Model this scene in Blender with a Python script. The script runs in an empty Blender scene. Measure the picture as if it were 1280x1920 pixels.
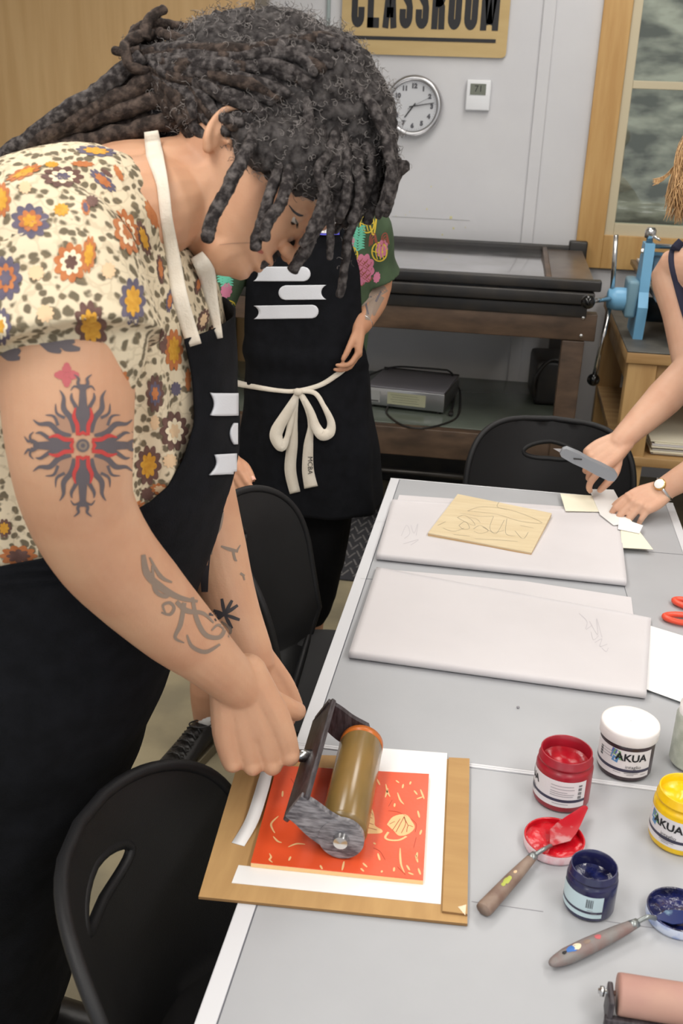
import bpy, bmesh, math, random
import numpy as np
from mathutils import Vector, Matrix, noise
from mathutils.bvhtree import BVHTree
from mathutils.geometry import delaunay_2d_cdt

random.seed(7)
S = bpy.context.scene
COL = S.collection
PI = math.pi
V = Vector

# ------------------------------------------------------------------ camera
FPX = 1900.0
H_CAM = 1.64
def _n(v): return v / np.linalg.norm(v)
def _cd(px, py): return np.array([px-640.0, -(py-960.0), FPX])
_Y = _n(_cd(983, 200)); _Z = -_n(_cd(490, 5450)); _Z = _n(_Z-_Y*(_Z@_Y)); _X = np.cross(_Z, _Y)
if _X[0] < 0: _X = -_X
RM = np.stack([_X, _Y, _Z])
CAMPOS = V((0, 0, H_CAM))
cam_d = bpy.data.cameras.new('camera'); cam = bpy.data.objects.new('camera', cam_d); COL.objects.link(cam)
cx_, cy_, cz_ = RM @ np.array([1., 0, 0]), RM @ np.array([0., 1, 0]), RM @ np.array([0., 0, -1])
m = Matrix(((cx_[0], cy_[0], cz_[0], 0), (cx_[1], cy_[1], cz_[1], 0), (cx_[2], cy_[2], cz_[2], H_CAM), (0, 0, 0, 1)))
cam.matrix_world = m
cam_d.sensor_fit = 'VERTICAL'; cam_d.sensor_height = 36.0; cam_d.lens = FPX/1920*36.0
cam_d.clip_start = 0.05; cam_d.clip_end = 60
cam_d.dof.use_dof = True; cam_d.dof.focus_distance = 1.75; cam_d.dof.aperture_fstop = 9.0
S.camera = cam

# ------------------------------------------------------------------ world, lamps, exposure
S.view_settings.view_transform = 'Standard'; S.view_settings.look = 'None'
S.view_settings.gamma = 1.0; S.view_settings.use_curve_mapping = False
S.view_settings.exposure = 0.9
w = bpy.data.worlds.new('world'); S.world = w; w.use_nodes = True
w.node_tree.nodes['Background'].inputs[0].default_value = (0.85, 0.92, 1.0, 1)
w.node_tree.nodes['Background'].inputs[1].default_value = 0.55
YARD_Y = 5.45
LAMPS = [(-0.9, 0.2, 16), (1.3, 0.2, 17), (-0.9, 2.2, 12), (1.3, 2.2, 12), (-1.2, -1.8, 14), (1.3, -1.8, 14), (0.2, 3.7, 10)]
def area(loc, sx, sy, power, rot=(0, 0, 0), col=(1, 0.955, 0.9)):
    l = bpy.data.lights.new('ceiling_or_yard_light', 'AREA'); l.shape = 'RECTANGLE'; l.size = sx; l.size_y = sy
    l.energy = power; l.color = col
    o = bpy.data.objects.new('ceiling_or_yard_light', l); COL.objects.link(o); o.location = loc; o.rotation_euler = rot
    return o
area((1.2, YARD_Y, 4.1), 4.5, 0.9, 50, (0, 0, 0), (0.95, 0.98, 1.0)).name = 'added_yard_fill'  # lamp added above the outside gap to brighten the stone, standing in for daylight
for (lx, ly, lp) in LAMPS: area((lx, ly, 2.93), 0.6, 1.3, lp)

# ------------------------------------------------------------------ measuring helpers
def P(px, py, d):
    v = RM @ (_cd(px, py)*d/FPX); return V((v[0], v[1], v[2]+H_CAM))
def PZ(px, py, z):
    v = RM @ _cd(px, py); t = (z-H_CAM)/v[2]; return V((v[0]*t, v[1]*t, z))
def PYY(px, py, y):
    v = RM @ _cd(px, py); t = y/v[1]; return V((v[0]*t, y, H_CAM+v[2]*t))

# ------------------------------------------------------------------ materials
def lin(c):
    f = lambda u: u/12.92 if u <= 0.04045 else ((u+0.055)/1.055)**2.4
    return (f(c[0]/255), f(c[1]/255), f(c[2]/255), 1)
def new_mat(name):
    mt = bpy.data.materials.new(name); mt.use_nodes = True
    return mt, mt.node_tree, mt.node_tree.nodes['Principled BSDF']
def mat(name, rgb, rough=0.6, metal=0.0, rgb2=None, scale=20, stretch=(1, 1, 1), bump=0.0, bscale=None, detail=4, spec=0.5, lo=0.35, hi=0.65, sss=0.0, rough2=None):
    mt, nt, b = new_mat(name)
    b.inputs['Base Color'].default_value = lin(rgb); b.inputs['Roughness'].default_value = rough
    b.inputs['Metallic'].default_value = metal; b.inputs['Specular IOR Level'].default_value = spec
    if sss:
        b.inputs['Subsurface Weight'].default_value = sss; b.inputs['Subsurface Radius'].default_value = (0.012, 0.005, 0.003)
        b.inputs['Subsurface Scale'].default_value = 1.0
    tc = nt.nodes.new('ShaderNodeTexCoord'); mp = nt.nodes.new('ShaderNodeMapping')
    mp.inputs['Scale'].default_value = stretch; nt.links.new(tc.outputs['Object'], mp.inputs[0])
    nz = nt.nodes.new('ShaderNodeTexNoise'); nz.inputs['Scale'].default_value = scale; nz.inputs['Detail'].default_value = detail
    nt.links.new(mp.outputs[0], nz.inputs['Vector'])
    if rgb2:
        cr = nt.nodes.new('ShaderNodeValToRGB'); cr.color_ramp.elements[0].position = lo; cr.color_ramp.elements[1].position = hi
        cr.color_ramp.elements[0].color = lin(rgb); cr.color_ramp.elements[1].color = lin(rgb2)
        nt.links.new(nz.outputs['Fac'], cr.inputs[0]); nt.links.new(cr.outputs[0], b.inputs['Base Color'])
    if rough2 is not None:
        mr = nt.nodes.new('ShaderNodeMapRange'); mr.inputs['From Min'].default_value = 0.35; mr.inputs['From Max'].default_value = 0.65
        mr.inputs['To Min'].default_value = rough; mr.inputs['To Max'].default_value = rough2
        nt.links.new(nz.outputs['Fac'], mr.inputs[0]); nt.links.new(mr.outputs[0], b.inputs['Roughness'])
    if bump:
        nb = nt.nodes.new('ShaderNodeTexNoise'); nb.inputs['Scale'].default_value = bscale or scale*3; nb.inputs['Detail'].default_value = 5
        nt.links.new(mp.outputs[0], nb.inputs['Vector'])
        bp = nt.nodes.new('ShaderNodeBump'); bp.inputs['Strength'].default_value = bump; bp.inputs['Distance'].default_value = 0.002
        nt.links.new(nb.outputs['Fac'], bp.inputs['Height']); nt.links.new(bp.outputs[0], b.inputs['Normal'])
    return mt
def glass_mat(name, rgb=(230, 240, 238), rough=0.02, alpha=0.25):
    mt, nt, b = new_mat(name)
    g = nt.nodes.new('ShaderNodeBsdfGlossy'); g.inputs['Roughness'].default_value = rough
    t = nt.nodes.new('ShaderNodeBsdfTransparent'); t.inputs[0].default_value = lin(rgb)
    fr = nt.nodes.new('ShaderNodeFresnel'); fr.inputs[0].default_value = 1.5
    mx = nt.nodes.new('ShaderNodeMixShader'); nt.links.new(fr.outputs[0], mx.inputs[0])
    nt.links.new(t.outputs[0], mx.inputs[1]); nt.links.new(g.outputs[0], mx.inputs[2])
    nt.links.new(mx.outputs[0], nt.nodes['Material Output'].inputs[0])
    return mt
K = {}
def setmats():
    K['wall'] = mat('wall_paint', (206, 206, 208), 0.75, rgb2=(200, 200, 203), scale=3, bump=0.05, bscale=60)
    K['ceil'] = mat('ceiling_paint', (215, 215, 212), 0.9)
    K['maple'] = mat('maple_panel', (216, 180, 128), 0.45, rgb2=(204, 166, 114), scale=2.2, stretch=(9, 9, 0.7), detail=8, bump=0.03)
    K['pine'] = mat('window_casing_wood', (198, 160, 102), 0.5, rgb2=(180, 138, 80), scale=3, stretch=(8, 8, 0.8), detail=8)
    K['cream'] = mat('sash_paint', (196, 184, 155), 0.5)
    K['floor'] = mat('painted_concrete', (165, 154, 126), 0.45, rgb2=(142, 134, 112), scale=5, detail=10, bump=0.15, bscale=40, lo=0.4, hi=0.62)
    K['table'] = mat('grey_laminate', (174, 176, 180), 0.42, rgb2=(169, 171, 175), scale=6)
    K['table_edge'] = mat('pale_table_edge', (214, 215, 219), 0.4)
    K['line'] = mat('dark_seam', (96, 98, 106), 0.6)
    K['white'] = mat('white_paint', (225, 227, 230), 0.4)
    K['skin'] = skin('skin_warm', (209, 163, 131), (200, 150, 119))
    K['skin2'] = skin('skin_tan', (192, 144, 114), (184, 134, 104))
    K['skin3'] = skin('skin_fair', (214, 172, 146), (206, 160, 134))
    K['nail'] = mat('finger_nail', (214, 160, 138), 0.3)
    K['lip'] = mat('lip_skin', (176, 100, 86), 0.45)
    K['eyew'] = mat('eye_white', (205, 198, 190), 0.2)
    K['eyed'] = mat('dark_iris', (30, 22, 18), 0.1)
    K['dread'] = mat('dreadlock_hair', (44, 40, 40), 0.9, rgb2=(112, 106, 104), scale=130, detail=7, bump=1.0, bscale=420, lo=0.42, hi=0.75, spec=0.2)
    K['dreadb'] = mat('dreadlock_hair_brown', (46, 39, 36), 0.9, rgb2=(100, 86, 78), scale=110, detail=7, bump=1.0, bscale=400, lo=0.42, hi=0.75, spec=0.2)
    K['hairb'] = mat('scalp_hair', (36, 33, 33), 0.95, rgb2=(84, 80, 79), scale=110, detail=8, bump=1.0, bscale=200, spec=0.15)
    K['fuzz'] = mat('grey_curl', (140, 134, 131), 0.6, spec=0.3)
    K['fuzzd'] = mat('dark_curl', (72, 66, 64), 0.7, spec=0.3)
    K['blond'] = mat('blond_hair', (206, 168, 118), 0.5, rgb2=(156, 116, 74), scale=60, stretch=(4, 4, 0.4))
    K['black'] = mat('black_canvas', (20, 21, 24), 0.95, rgb2=(25, 26, 30), scale=40, bump=0.5, bscale=500, spec=0.12)
    K['black2'] = mat('black_trousers', (16, 16, 18), 0.95, bump=0.3, bscale=300, spec=0.12)
    K['strap'] = mat('cotton_tape', (230, 222, 208), 0.85, rgb2=(222, 212, 196), scale=30, bump=0.4, bscale=400)
    K['print'] = mat('white_print', (222, 224, 230), 0.7, bump=0.3, bscale=500)
    K['navy'] = mat('navy_jersey', (34, 36, 58), 0.85)
    K['plastic'] = mat('black_plastic', (25, 25, 27), 0.5, bump=0.25, bscale=700, spec=0.35, rgb2=(29, 29, 31), scale=8)
    K['scuff'] = mat('white_scuff', (190, 190, 190), 0.7)
    K['chrome'] = mat('chrome_steel', (205, 205, 205), 0.18, metal=1.0)
    K['brushed'] = mat('brushed_aluminium', (190, 190, 192), 0.32, metal=1.0)
    K['steel'] = mat('dark_steel', (70, 68, 66), 0.35, metal=0.8, rgb2=(50, 48, 46), scale=10)
    K['bed'] = mat('worn_steel_bed', (225, 225, 228), 0.08, metal=1.0, rgb2=(205, 204, 204), scale=5, rough2=0.16)
    K['iron'] = mat('black_iron', (31, 31, 33), 0.42, rgb2=(46, 42, 38), scale=14, detail=7)
    K['brownb'] = mat('stained_brown_beam', (98, 78, 62), 0.45, rgb2=(70, 55, 44), scale=8, stretch=(1, 1, 3), detail=7)
    K['benchend'] = mat('brown_bench_end', (104, 92, 82), 0.3, rgb2=(84, 72, 64), scale=9, detail=6)
    K['bench_glass'] = mat('green_glass_shelf', (112, 120, 110), 0.2, rgb2=(98, 106, 97), scale=4)
    K['blue'] = mat('press_blue_enamel', (118, 176, 214), 0.35, spec=0.5)
    K['bluegrey'] = mat('press_bluegrey_enamel', (112, 148, 166), 0.4)
    K['bench_top'] = mat('scuffed_bench_top', (96, 94, 88), 0.5, rgb2=(70, 70, 68), scale=12, detail=8)
    K['wood'] = mat('bench_pine', (190, 154, 102), 0.55, rgb2=(168, 130, 80), scale=3, stretch=(7, 7, 0.8), detail=8)
    K['wood_h'] = mat('bench_pine_rail', (188, 154, 106), 0.55, rgb2=(164, 128, 82), scale=3, stretch=(0.8, 7, 7), detail=8)
    K['paper'] = mat('newsprint_paper', (214, 210, 212), 0.85, rgb2=(209, 205, 207), scale=5, bump=0.12, bscale=18)
    K['paperw'] = mat('white_paper', (240, 240, 240), 0.85)
    K['cream_paper'] = mat('cream_card', (240, 234, 212), 0.8)
    K['grey_card'] = mat('pale_card', (232, 230, 228), 0.8)
    K['ply'] = mat('plywood_face', (220, 203, 168), 0.7, rgb2=(212, 193, 156), scale=8, stretch=(1.2, 7, 1), detail=7)
    K['plye'] = mat('plywood_edge', (206, 168, 122), 0.7)
    K['pencil'] = mat('pencil_line', (150, 144, 130), 0.9)
    K['pencil_l'] = mat('faint_pencil', (196, 192, 196), 0.9)
    K['cardb'] = mat('corrugated_cardboard', (190, 152, 100), 0.8, rgb2=(180, 142, 92), scale=10, stretch=(6, 1, 1))
    K['cardb2'] = mat('cardboard_strip', (183, 146, 95), 0.8, rgb2=(175, 137, 88), scale=10, stretch=(1, 6, 1))
    K['cardedge'] = mat('cardboard_edge', (140, 106, 66), 0.9)
    K['tape'] = mat('clear_tape', (206, 180, 140), 0.12)
    K['orange'] = mat('orange_ink', (228, 82, 38), 0.34, rgb2=(236, 96, 62), scale=11, detail=3, spec=0.6, bump=0.1, bscale=150, lo=0.3, hi=0.75)
    K['cut'] = mat('carved_wood', (238, 196, 140), 0.7)
    K['inkline'] = mat('dark_orange_line', (176, 62, 36), 0.5)
    K['red'] = mat('red_ink', (176, 14, 34), 0.22, rgb2=(150, 10, 28), scale=40, spec=0.7, bump=0.5, bscale=90)
    K['redp'] = mat('red_jar_plastic', (162, 26, 44), 0.3, rgb2=(142, 20, 36), scale=30, spec=0.6)
    K['redv'] = mat('bright_red_ink', (204, 18, 34), 0.2, rgb2=(180, 12, 28), scale=50, spec=0.7, bump=0.6, bscale=80)
    K['blackj'] = mat('dark_jar_plastic', (58, 42, 48), 0.3, spec=0.6)
    K['yel'] = mat('yellow_ink', (246, 204, 20), 0.25, rgb2=(236, 188, 10), scale=40, spec=0.6, bump=0.3, bscale=90)
    K['bluej'] = mat('navy_jar_plastic', (38, 40, 84), 0.2, rgb2=(30, 30, 66), scale=30, spec=0.7)
    K['bluei'] = mat('navy_ink', (18, 20, 52), 0.12, rgb2=(26, 34, 92), scale=60, spec=0.8, bump=0.8, bscale=90)
    K['blueb'] = mat('blue_ink_rim', (44, 60, 150), 0.3)
    K['lidw'] = mat('white_lid', (238, 234, 234), 0.45, rgb2=(232, 226, 222), scale=30)
    K['lidp'] = mat('pink_stained_lid', (238, 210, 214), 0.4, rgb2=(226, 150, 160), scale=60, lo=0.5, hi=0.75)
    K['lidb'] = mat('blue_stained_lid', (206, 216, 236), 0.4, rgb2=(110, 140, 210), scale=60, lo=0.5, hi=0.75)
    K['label'] = mat('jar_label', (226, 222, 224), 0.4)
    K['labelb'] = mat('jar_label_blue_tint', (200, 222, 228), 0.4)
    K['band'] = mat('label_band', (56, 54, 76), 0.4)
    K['type'] = mat('label_type', (60, 60, 66), 0.5)
    K['typel'] = mat('label_type_grey', (150, 148, 154), 0.5)
    K['lg'] = mat('logo_green', (120, 176, 110), 0.5); K['lb'] = mat('logo_blue', (86, 140, 190), 0.5); K['lv'] = mat('logo_violet', (96, 110, 176), 0.5)
    K['knifew'] = mat('inky_wood_handle', (120, 96, 84), 0.5, rgb2=(146, 126, 112), scale=40, stretch=(1, 1, 1), detail=6)
    K['knifeg'] = mat('grey_wood_handle', (128, 124, 122), 0.5, rgb2=(126, 100, 96), scale=45, detail=6)
    K['splash'] = mat('yellow_green_paint', (176, 184, 80), 0.5); K['splashb'] = mat('blue_paint', (52, 108, 184), 0.5)
    K['ferr'] = mat('ferrule_metal', (150, 156, 156), 0.35, metal=0.8)
    K['rub'] = mat('tan_rubber_roller', (182, 142, 126), 0.55, rgb2=(170, 126, 118), scale=14)
    K['gel'] = mat('amber_gelatin_roller', (142, 112, 62), 0.22, rgb2=(120, 98, 56), scale=9, spec=0.7)
    K['gelo'] = mat('orange_inked_roller_end', (196, 106, 40), 0.3)
    K['frame'] = mat('black_cast_frame', (44, 38, 42), 0.4, rgb2=(74, 68, 72), scale=60, stretch=(6, 1, 1))
    K['framel'] = mat('worn_grey_frame', (150, 148, 152), 0.4, rgb2=(74, 72, 78), scale=55, stretch=(1, 1, 5), detail=6)
    K['scis'] = mat('orange_handle', (238, 84, 58), 0.35)
    K['gold'] = mat('brass_sign', (190, 164, 112), 0.45, rgb2=(182, 155, 102), scale=3, stretch=(1, 1, 6))
    K['signk'] = mat('sign_black', (28, 28, 32), 0.6); K['redd'] = mat('sign_red_mark', (190, 60, 50), 0.6)
    K['clockf'] = mat('clock_face', (196, 198, 202), 0.5); K['clockt'] = mat('clock_type', (84, 84, 90), 0.6)
    K['lcd'] = mat('grey_lcd', (112, 116, 104), 0.3)
    K['stone'] = mat('exterior_stone', (104, 92, 78), 0.9, rgb2=(206, 188, 166), scale=3.5, stretch=(1, 1, 2.6), detail=9, lo=0.42, hi=0.64)
    K['matk'] = mat('ribbed_mat', (54, 54, 58), 0.9)
    K['matl'] = mat('ribbed_mat_light', (112, 110, 110), 0.9)
    K['shoe'] = mat('black_leather', (26, 23, 22), 0.42, bump=0.2, bscale=90)
    K['sole'] = mat('tan_sole', (126, 116, 92), 0.7); K['sock'] = mat('white_sock', (206, 202, 198), 0.9)
    K['knife'] = mat('grey_knife_body', (142, 146, 152), 0.4, metal=0.3)
    K['green'] = mat('green_print_cloth', (64, 84, 58), 0.85, rgb2=(54, 72, 50), scale=20)
    K['pink'] = mat('print_pink', (188, 112, 138), 0.85); K['teal'] = mat('print_teal', (96, 180, 152), 0.85)
    K['yelp'] = mat('print_yellow', (204, 178, 60), 0.85); K['redb'] = mat('print_rust', (138, 74, 60), 0.85)
    K['inkt'] = mat('tattoo_ink', (98, 90, 94), 0.6); K['inkg'] = mat('tattoo_faded_ink', (140, 122, 108), 0.6)
    K['inkf'] = mat('tattoo_and_crease_shade', (172, 132, 108), 0.6)
    K['inkd'] = mat('tattoo_dark_ink', (62, 58, 62), 0.6); K['inkr'] = mat('tattoo_red_ink', (196, 66, 62), 0.6)
    K['inkp'] = mat('tattoo_pink_ink', (192, 96, 100), 0.6)
    K['fo'] = mat('print_orange', (190, 120, 72), 0.85, rgb2=(176, 104, 60), scale=120)
    K['fy'] = mat('print_mustard', (212, 160, 58), 0.85, rgb2=(196, 140, 44), scale=160)
    K['fn'] = mat('print_slate', (104, 96, 112), 0.85, rgb2=(88, 82, 100), scale=100)
    K['fb'] = mat('print_brown', (112, 82, 74), 0.85, rgb2=(96, 68, 60), scale=100)
    K['fc'] = mat('print_cream', (232, 216, 186), 0.85); K['fl'] = mat('print_pale', (222, 190, 152), 0.85)
    K['shirt'] = shirt_mat()
def skin(name, a, b2):
    mt = mat(name, a, 0.5, rgb2=b2, scale=14, detail=5, bump=0.12, bscale=350, sss=0.12, spec=0.35)
    return mt
def shirt_mat():
    mt, nt, b = new_mat('cream_leaf_print')
    b.inputs['Roughness'].default_value = 0.9; b.inputs['Specular IOR Level'].default_value = 0.2
    N, L = nt.nodes.new, nt.links.new
    tc = N('ShaderNodeTexCoord')
    nz = N('ShaderNodeTexNoise'); nz.inputs['Scale'].default_value = 60; nz.inputs['Detail'].default_value = 2
    L(tc.outputs['Object'], nz.inputs['Vector'])
    mxv = N('ShaderNodeMix'); mxv.data_type = 'VECTOR'; mxv.inputs[0].default_value = 0.012
    L(tc.outputs['Object'], mxv.inputs[4]); L(nz.outputs['Color'], mxv.inputs[5])
    vo = N('ShaderNodeTexVoronoi'); vo.inputs['Scale'].default_value = 98; L(mxv.outputs[1], vo.inputs['Vector'])
    r1 = N('ShaderNodeValToRGB'); e = r1.color_ramp.elements
    e[0].position = 0.36; e[0].color = lin((112, 102, 84)); e[1].position = 0.5; e[1].color = lin((219, 204, 176))
    L(vo.outputs['Distance'], r1.inputs[0])
    ve = N('ShaderNodeTexVoronoi'); ve.feature = 'DISTANCE_TO_EDGE'; ve.inputs['Scale'].default_value = 47; L(mxv.outputs[1], ve.inputs['Vector'])
    r2 = N('ShaderNodeValToRGB'); r2.color_ramp.elements[0].position = 0.02; r2.color_ramp.elements[0].color = (0.25, 0.25, 0.25, 1); r2.color_ramp.elements[1].position = 0.06; r2.color_ramp.elements[1].color = (0, 0, 0, 1)
    L(ve.outputs['Distance'], r2.inputs[0])
    mx = N('ShaderNodeMix'); mx.data_type = 'RGBA'; L(r2.outputs[0], mx.inputs[0]); L(r1.outputs[0], mx.inputs[6]); mx.inputs[7].default_value = lin((150, 130, 100))
    L(mx.outputs[2], b.inputs['Base Color'])
    return mt
setmats()

# ------------------------------------------------------------------ mesh kit
class MB:
    def __init__(s): s.v = []; s.f = []; s.m = []; s.mats = []
    def mi(s, mt):
        if mt not in s.mats: s.mats.append(mt)
        return s.mats.index(mt)
    def add(s, vs, fs, mt):
        o = len(s.v); s.v += [tuple(p) for p in vs]; k = s.mi(mt)
        for f in fs: s.f.append([i+o for i in f]); s.m.append(k)
    def box(s, c, size, mt, rot=None, bev=0.0):
        hx, hy, hz = size[0]/2, size[1]/2, size[2]/2
        if bev <= 0:
            vs = [V((sx*hx, sy*hy, sz*hz)) for sz in (-1, 1) for sy in (-1, 1) for sx in (-1, 1)]
            fs = [(0, 2, 3, 1), (4, 5, 7, 6), (0, 1, 5, 4), (2, 6, 7, 3), (0, 4, 6, 2), (1, 3, 7, 5)]
        else:
            bm = bmesh.new(); bmesh.ops.create_cube(bm, size=1.0)
            for q in bm.verts: q.co = V((q.co.x*size[0], q.co.y*size[1], q.co.z*size[2]))
            bmesh.ops.bevel(bm, geom=bm.edges[:], offset=bev, segments=2, affect='EDGES', profile=0.6)
            bm.verts.ensure_lookup_table(); vs = [q.co.copy() for q in bm.verts]; fs = [[q.index for q in f.verts] for f in bm.faces]; bm.free()
        R = rot.to_3x3() if isinstance(rot, Matrix) else (Matrix.Rotation(rot, 3, 'Z') if rot else Matrix.Identity(3))
        s.add([R @ p+V(c) for p in vs], fs, mt)
    def prism(s, poly, z0, z1, mt, side=None):          # poly CCW seen from above, list of (x, y)
        n = len(poly); vs = [V((x, y, z0)) for x, y in poly]+[V((x, y, z1)) for x, y in poly]
        s.add(vs, [list(range(n-1, -1, -1)), list(range(n, 2*n))], mt)
        s.add(vs, [(i, (i+1) % n, n+(i+1) % n, n+i) for i in range(n)], side or mt)
    def tube(s, pts, rad, mt, seg=10, cap=True, ell=None, jit=0.0, jf=40.0):
        pts = [V(p) for p in pts]; n = len(pts)
        if not hasattr(rad, '__len__'): rad = [rad]*n
        t0 = (pts[1]-pts[0]).normalized(); up = V((0, 0, 1)) if abs(t0.z) < 0.9 else V((1, 0, 0))
        a = t0.cross(up).normalized(); vs = []
        for i in range(n):
            t = (pts[min(i+1, n-1)]-pts[max(i-1, 0)]).normalized()
            a = (a-t*a.dot(t)).normalized(); b = t.cross(a)
            for k in range(seg):
                an = 2*PI*k/seg; r = rad[i]
                if jit: r *= 1+jit*noise.noise(pts[i]*jf+V((math.cos(an), math.sin(an), 0))*0.7)
                ca, sa = math.cos(an), math.sin(an)
                if ell: ca *= ell[0]; sa *= ell[1]
                vs.append(pts[i]+(a*ca+b*sa)*r)
        fs = [(i*seg+k, i*seg+(k+1) % seg, (i+1)*seg+(k+1) % seg, (i+1)*seg+k) for i in range(n-1) for k in range(seg)]
        if cap: fs += [list(range(seg-1, -1, -1)), [(n-1)*seg+k for k in range(seg)]]
        s.add(vs, fs, mt)
    def lathe(s, prof, mt, c=(0, 0, 0), seg=40, axis=None, mats=None):   # prof [(r, z)]
        R = V((0, 0, 1)).rotation_difference(V(axis)).to_matrix() if axis is not None else Matrix.Identity(3)
        c = V(c); vs = []
        for r, z in prof:
            for k in range(seg): an = 2*PI*k/seg; vs.append(R @ V((r*math.cos(an), r*math.sin(an), z))+c)
        for i in range(len(prof)-1):
            fs = [(i*seg+k, i*seg+(k+1) % seg, (i+1)*seg+(k+1) % seg, (i+1)*seg+k) for k in range(seg)]
            o = len(s.v)
            s.add([], [], mt)
            k_ = s.mi(mats[i] if mats else mt)
            for f in fs: s.f.append([q+o for q in f]); s.m.append(k_)
            if i == 0: pass
            # verts are added once below, so keep offset stable
        s.v += [tuple(p) for p in vs]
    def ball(s, c, r, mt, seg=16, ring=10, sc=(1, 1, 1), R=None):
        vs = []; c = V(c)
        for i in range(ring+1):
            ph = PI*i/ring
            for k in range(seg):
                an = 2*PI*k/seg; p = V((math.sin(ph)*math.cos(an)*sc[0], math.sin(ph)*math.sin(an)*sc[1], math.cos(ph)*sc[2]))*r
                if R is not None: p = R @ p
                vs.append(p+c)
        s.add(vs, [(i*seg+k, (i+1)*seg+k, (i+1)*seg+(k+1) % seg, i*seg+(k+1) % seg) for i in range(ring) for k in range(seg)], mt)
    def chain(s, pts, rad, mt, seg=16, ell=None):       # rounded-end limb
        pts = [V(p) for p in pts]; rad = list(rad)
        a = pts[0]-(pts[1]-pts[0]).normalized()*rad[0]; b = pts[-1]+(pts[-1]-pts[-2]).normalized()*rad[-1]
        P2 = []; R2 = []
        d0 = (pts[1]-pts[0]).normalized(); d1 = (pts[-1]-pts[-2]).normalized()
        for q in (0.999, 0.85, 0.55): P2.append(pts[0]-d0*rad[0]*q); R2.append(rad[0]*math.sqrt(max(1-q*q, 0.0001)))
        cp, cr = smooth_path(pts, rad); P2 += cp; R2 += cr
        for q in (0.55, 0.85, 0.999): P2.append(pts[-1]+d1*rad[-1]*q); R2.append(rad[-1]*math.sqrt(max(1-q*q, 0.0001)))
        s.tube(P2, R2, mt, seg, True, ell)
def smooth_path(pts, rad=None, sub=5):
    n = len(pts); out = []; ro = []
    if rad is None: rad = [1]*n
    for i in range(n-1):
        p0 = pts[max(i-1, 0)]; p1 = pts[i]; p2 = pts[i+1]; p3 = pts[min(i+2, n-1)]
        for k in range(sub):
            t = k/sub
            out.append(0.5*((2*p1)+(p2-p0)*t+(2*p0-5*p1+4*p2-p3)*t*t+(3*p1-p0-3*p2+p3)*t**3)); ro.append(rad[i]*(1-t)+rad[i+1]*t)
    out.append(pts[-1]); ro.append(rad[-1])
    return out, ro
def obj(name, mb, parent=None, smooth=True, weld=False, auto=None):
    me = bpy.data.meshes.new(name); me.from_pydata(mb.v, [], mb.f)
    for mt in mb.mats: me.materials.append(mt)
    me.polygons.foreach_set('material_index', mb.m)
    if smooth: me.polygons.foreach_set('use_smooth', [True]*len(me.polygons))
    bm = bmesh.new(); bm.from_mesh(me)
    if weld: bmesh.ops.remove_doubles(bm, verts=bm.verts, dist=1e-5)
    if auto:
        for e in bm.edges:
            if len(e.link_faces) == 2 and e.calc_face_angle(0) > auto: e.smooth = False
    bm.to_mesh(me); bm.free(); me.update()
    o = bpy.data.objects.new(name, me); COL.objects.link(o)
    if parent:
        o.parent = parent; o.matrix_parent_inverse = parent_inv(parent)
    return o
def parent_inv(p):
    mw = Matrix.Identity(4); chain_ = []
    q = p
    while q: chain_.append(q); q = q.parent
    for q in reversed(chain_): mw = mw @ (q.matrix_parent_inverse if q.parent else Matrix.Identity(4)) @ q.matrix_basis
    return mw.inverted()
def tag(o, label, cat, group=None, kind=None):
    if label: o['label'] = label
    if cat: o['category'] = cat
    if group: o['group'] = group
    if kind: o['kind'] = kind
    return o
def thing(name, label, cat, loc=(0, 0, 0), group=None):
    o = bpy.data.objects.new(name, None); COL.objects.link(o); o.location = loc; o.empty_display_size = 0.05
    return tag(o, label, cat, group)
def struct(name, mb, parent=None, label=None, smooth=False):
    o = obj(name, mb, parent, smooth)
    if not parent: o['kind'] = 'structure'
    if label: o['label'] = label
    return o
def organic(name, mb, voxel, mt, parent=None, smooth=3, disp=None):
    me = bpy.data.meshes.new(name); me.from_pydata(mb.v, [], mb.f); me.update()
    o = bpy.data.objects.new(name, me); COL.objects.link(o)
    r = o.modifiers.new('r', 'REMESH'); r.mode = 'VOXEL'; r.voxel_size = voxel; r.use_smooth_shade = True
    if smooth:
        q = o.modifiers.new('s', 'SMOOTH'); q.iterations = smooth; q.factor = 0.5
    dg = bpy.context.evaluated_depsgraph_get()
    nm = bpy.data.meshes.new_from_object(o.evaluated_get(dg)); o.modifiers.clear(); o.data = nm; bpy.data.meshes.remove(me)
    nm.name = name; nm.materials.clear(); nm.materials.append(mt)
    if disp:
        n = len(nm.vertices); co = np.empty(n*3); nm.vertices.foreach_get('co', co); no = np.empty(n*3); nm.vertex_normals.foreach_get('vector', no)
        co = co.reshape(-1, 3); no = no.reshape(-1, 3)
        d = disp(co, no); co += d
        nm.vertices.foreach_set('co', co.ravel()); nm.update()
    nm.polygons.foreach_set('use_smooth', [True]*len(nm.polygons))
    if parent: o.parent = parent; o.matrix_parent_inverse = parent_inv(parent)
    return o
def bvh_of(*objs):
    vs = []; fs = []
    for o in objs:
        k = len(vs); vs += [v.co.copy() for v in o.data.vertices]; fs += [[i+k for i in p.vertices] for p in o.data.polygons]
    return BVHTree.FromPolygons(vs, fs)
def hit(bvh, px, py, off=0.0005, eye=None):
    e = eye or CAMPOS; d = (P(px, py, 1.0)-CAMPOS).normalized()
    loc, nr, i, dist = bvh.ray_cast(CAMPOS+d*0.3, d)
    if loc is None: return None, None
    if nr.dot(d) > 0: nr = -nr
    return loc+nr*off, nr
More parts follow.
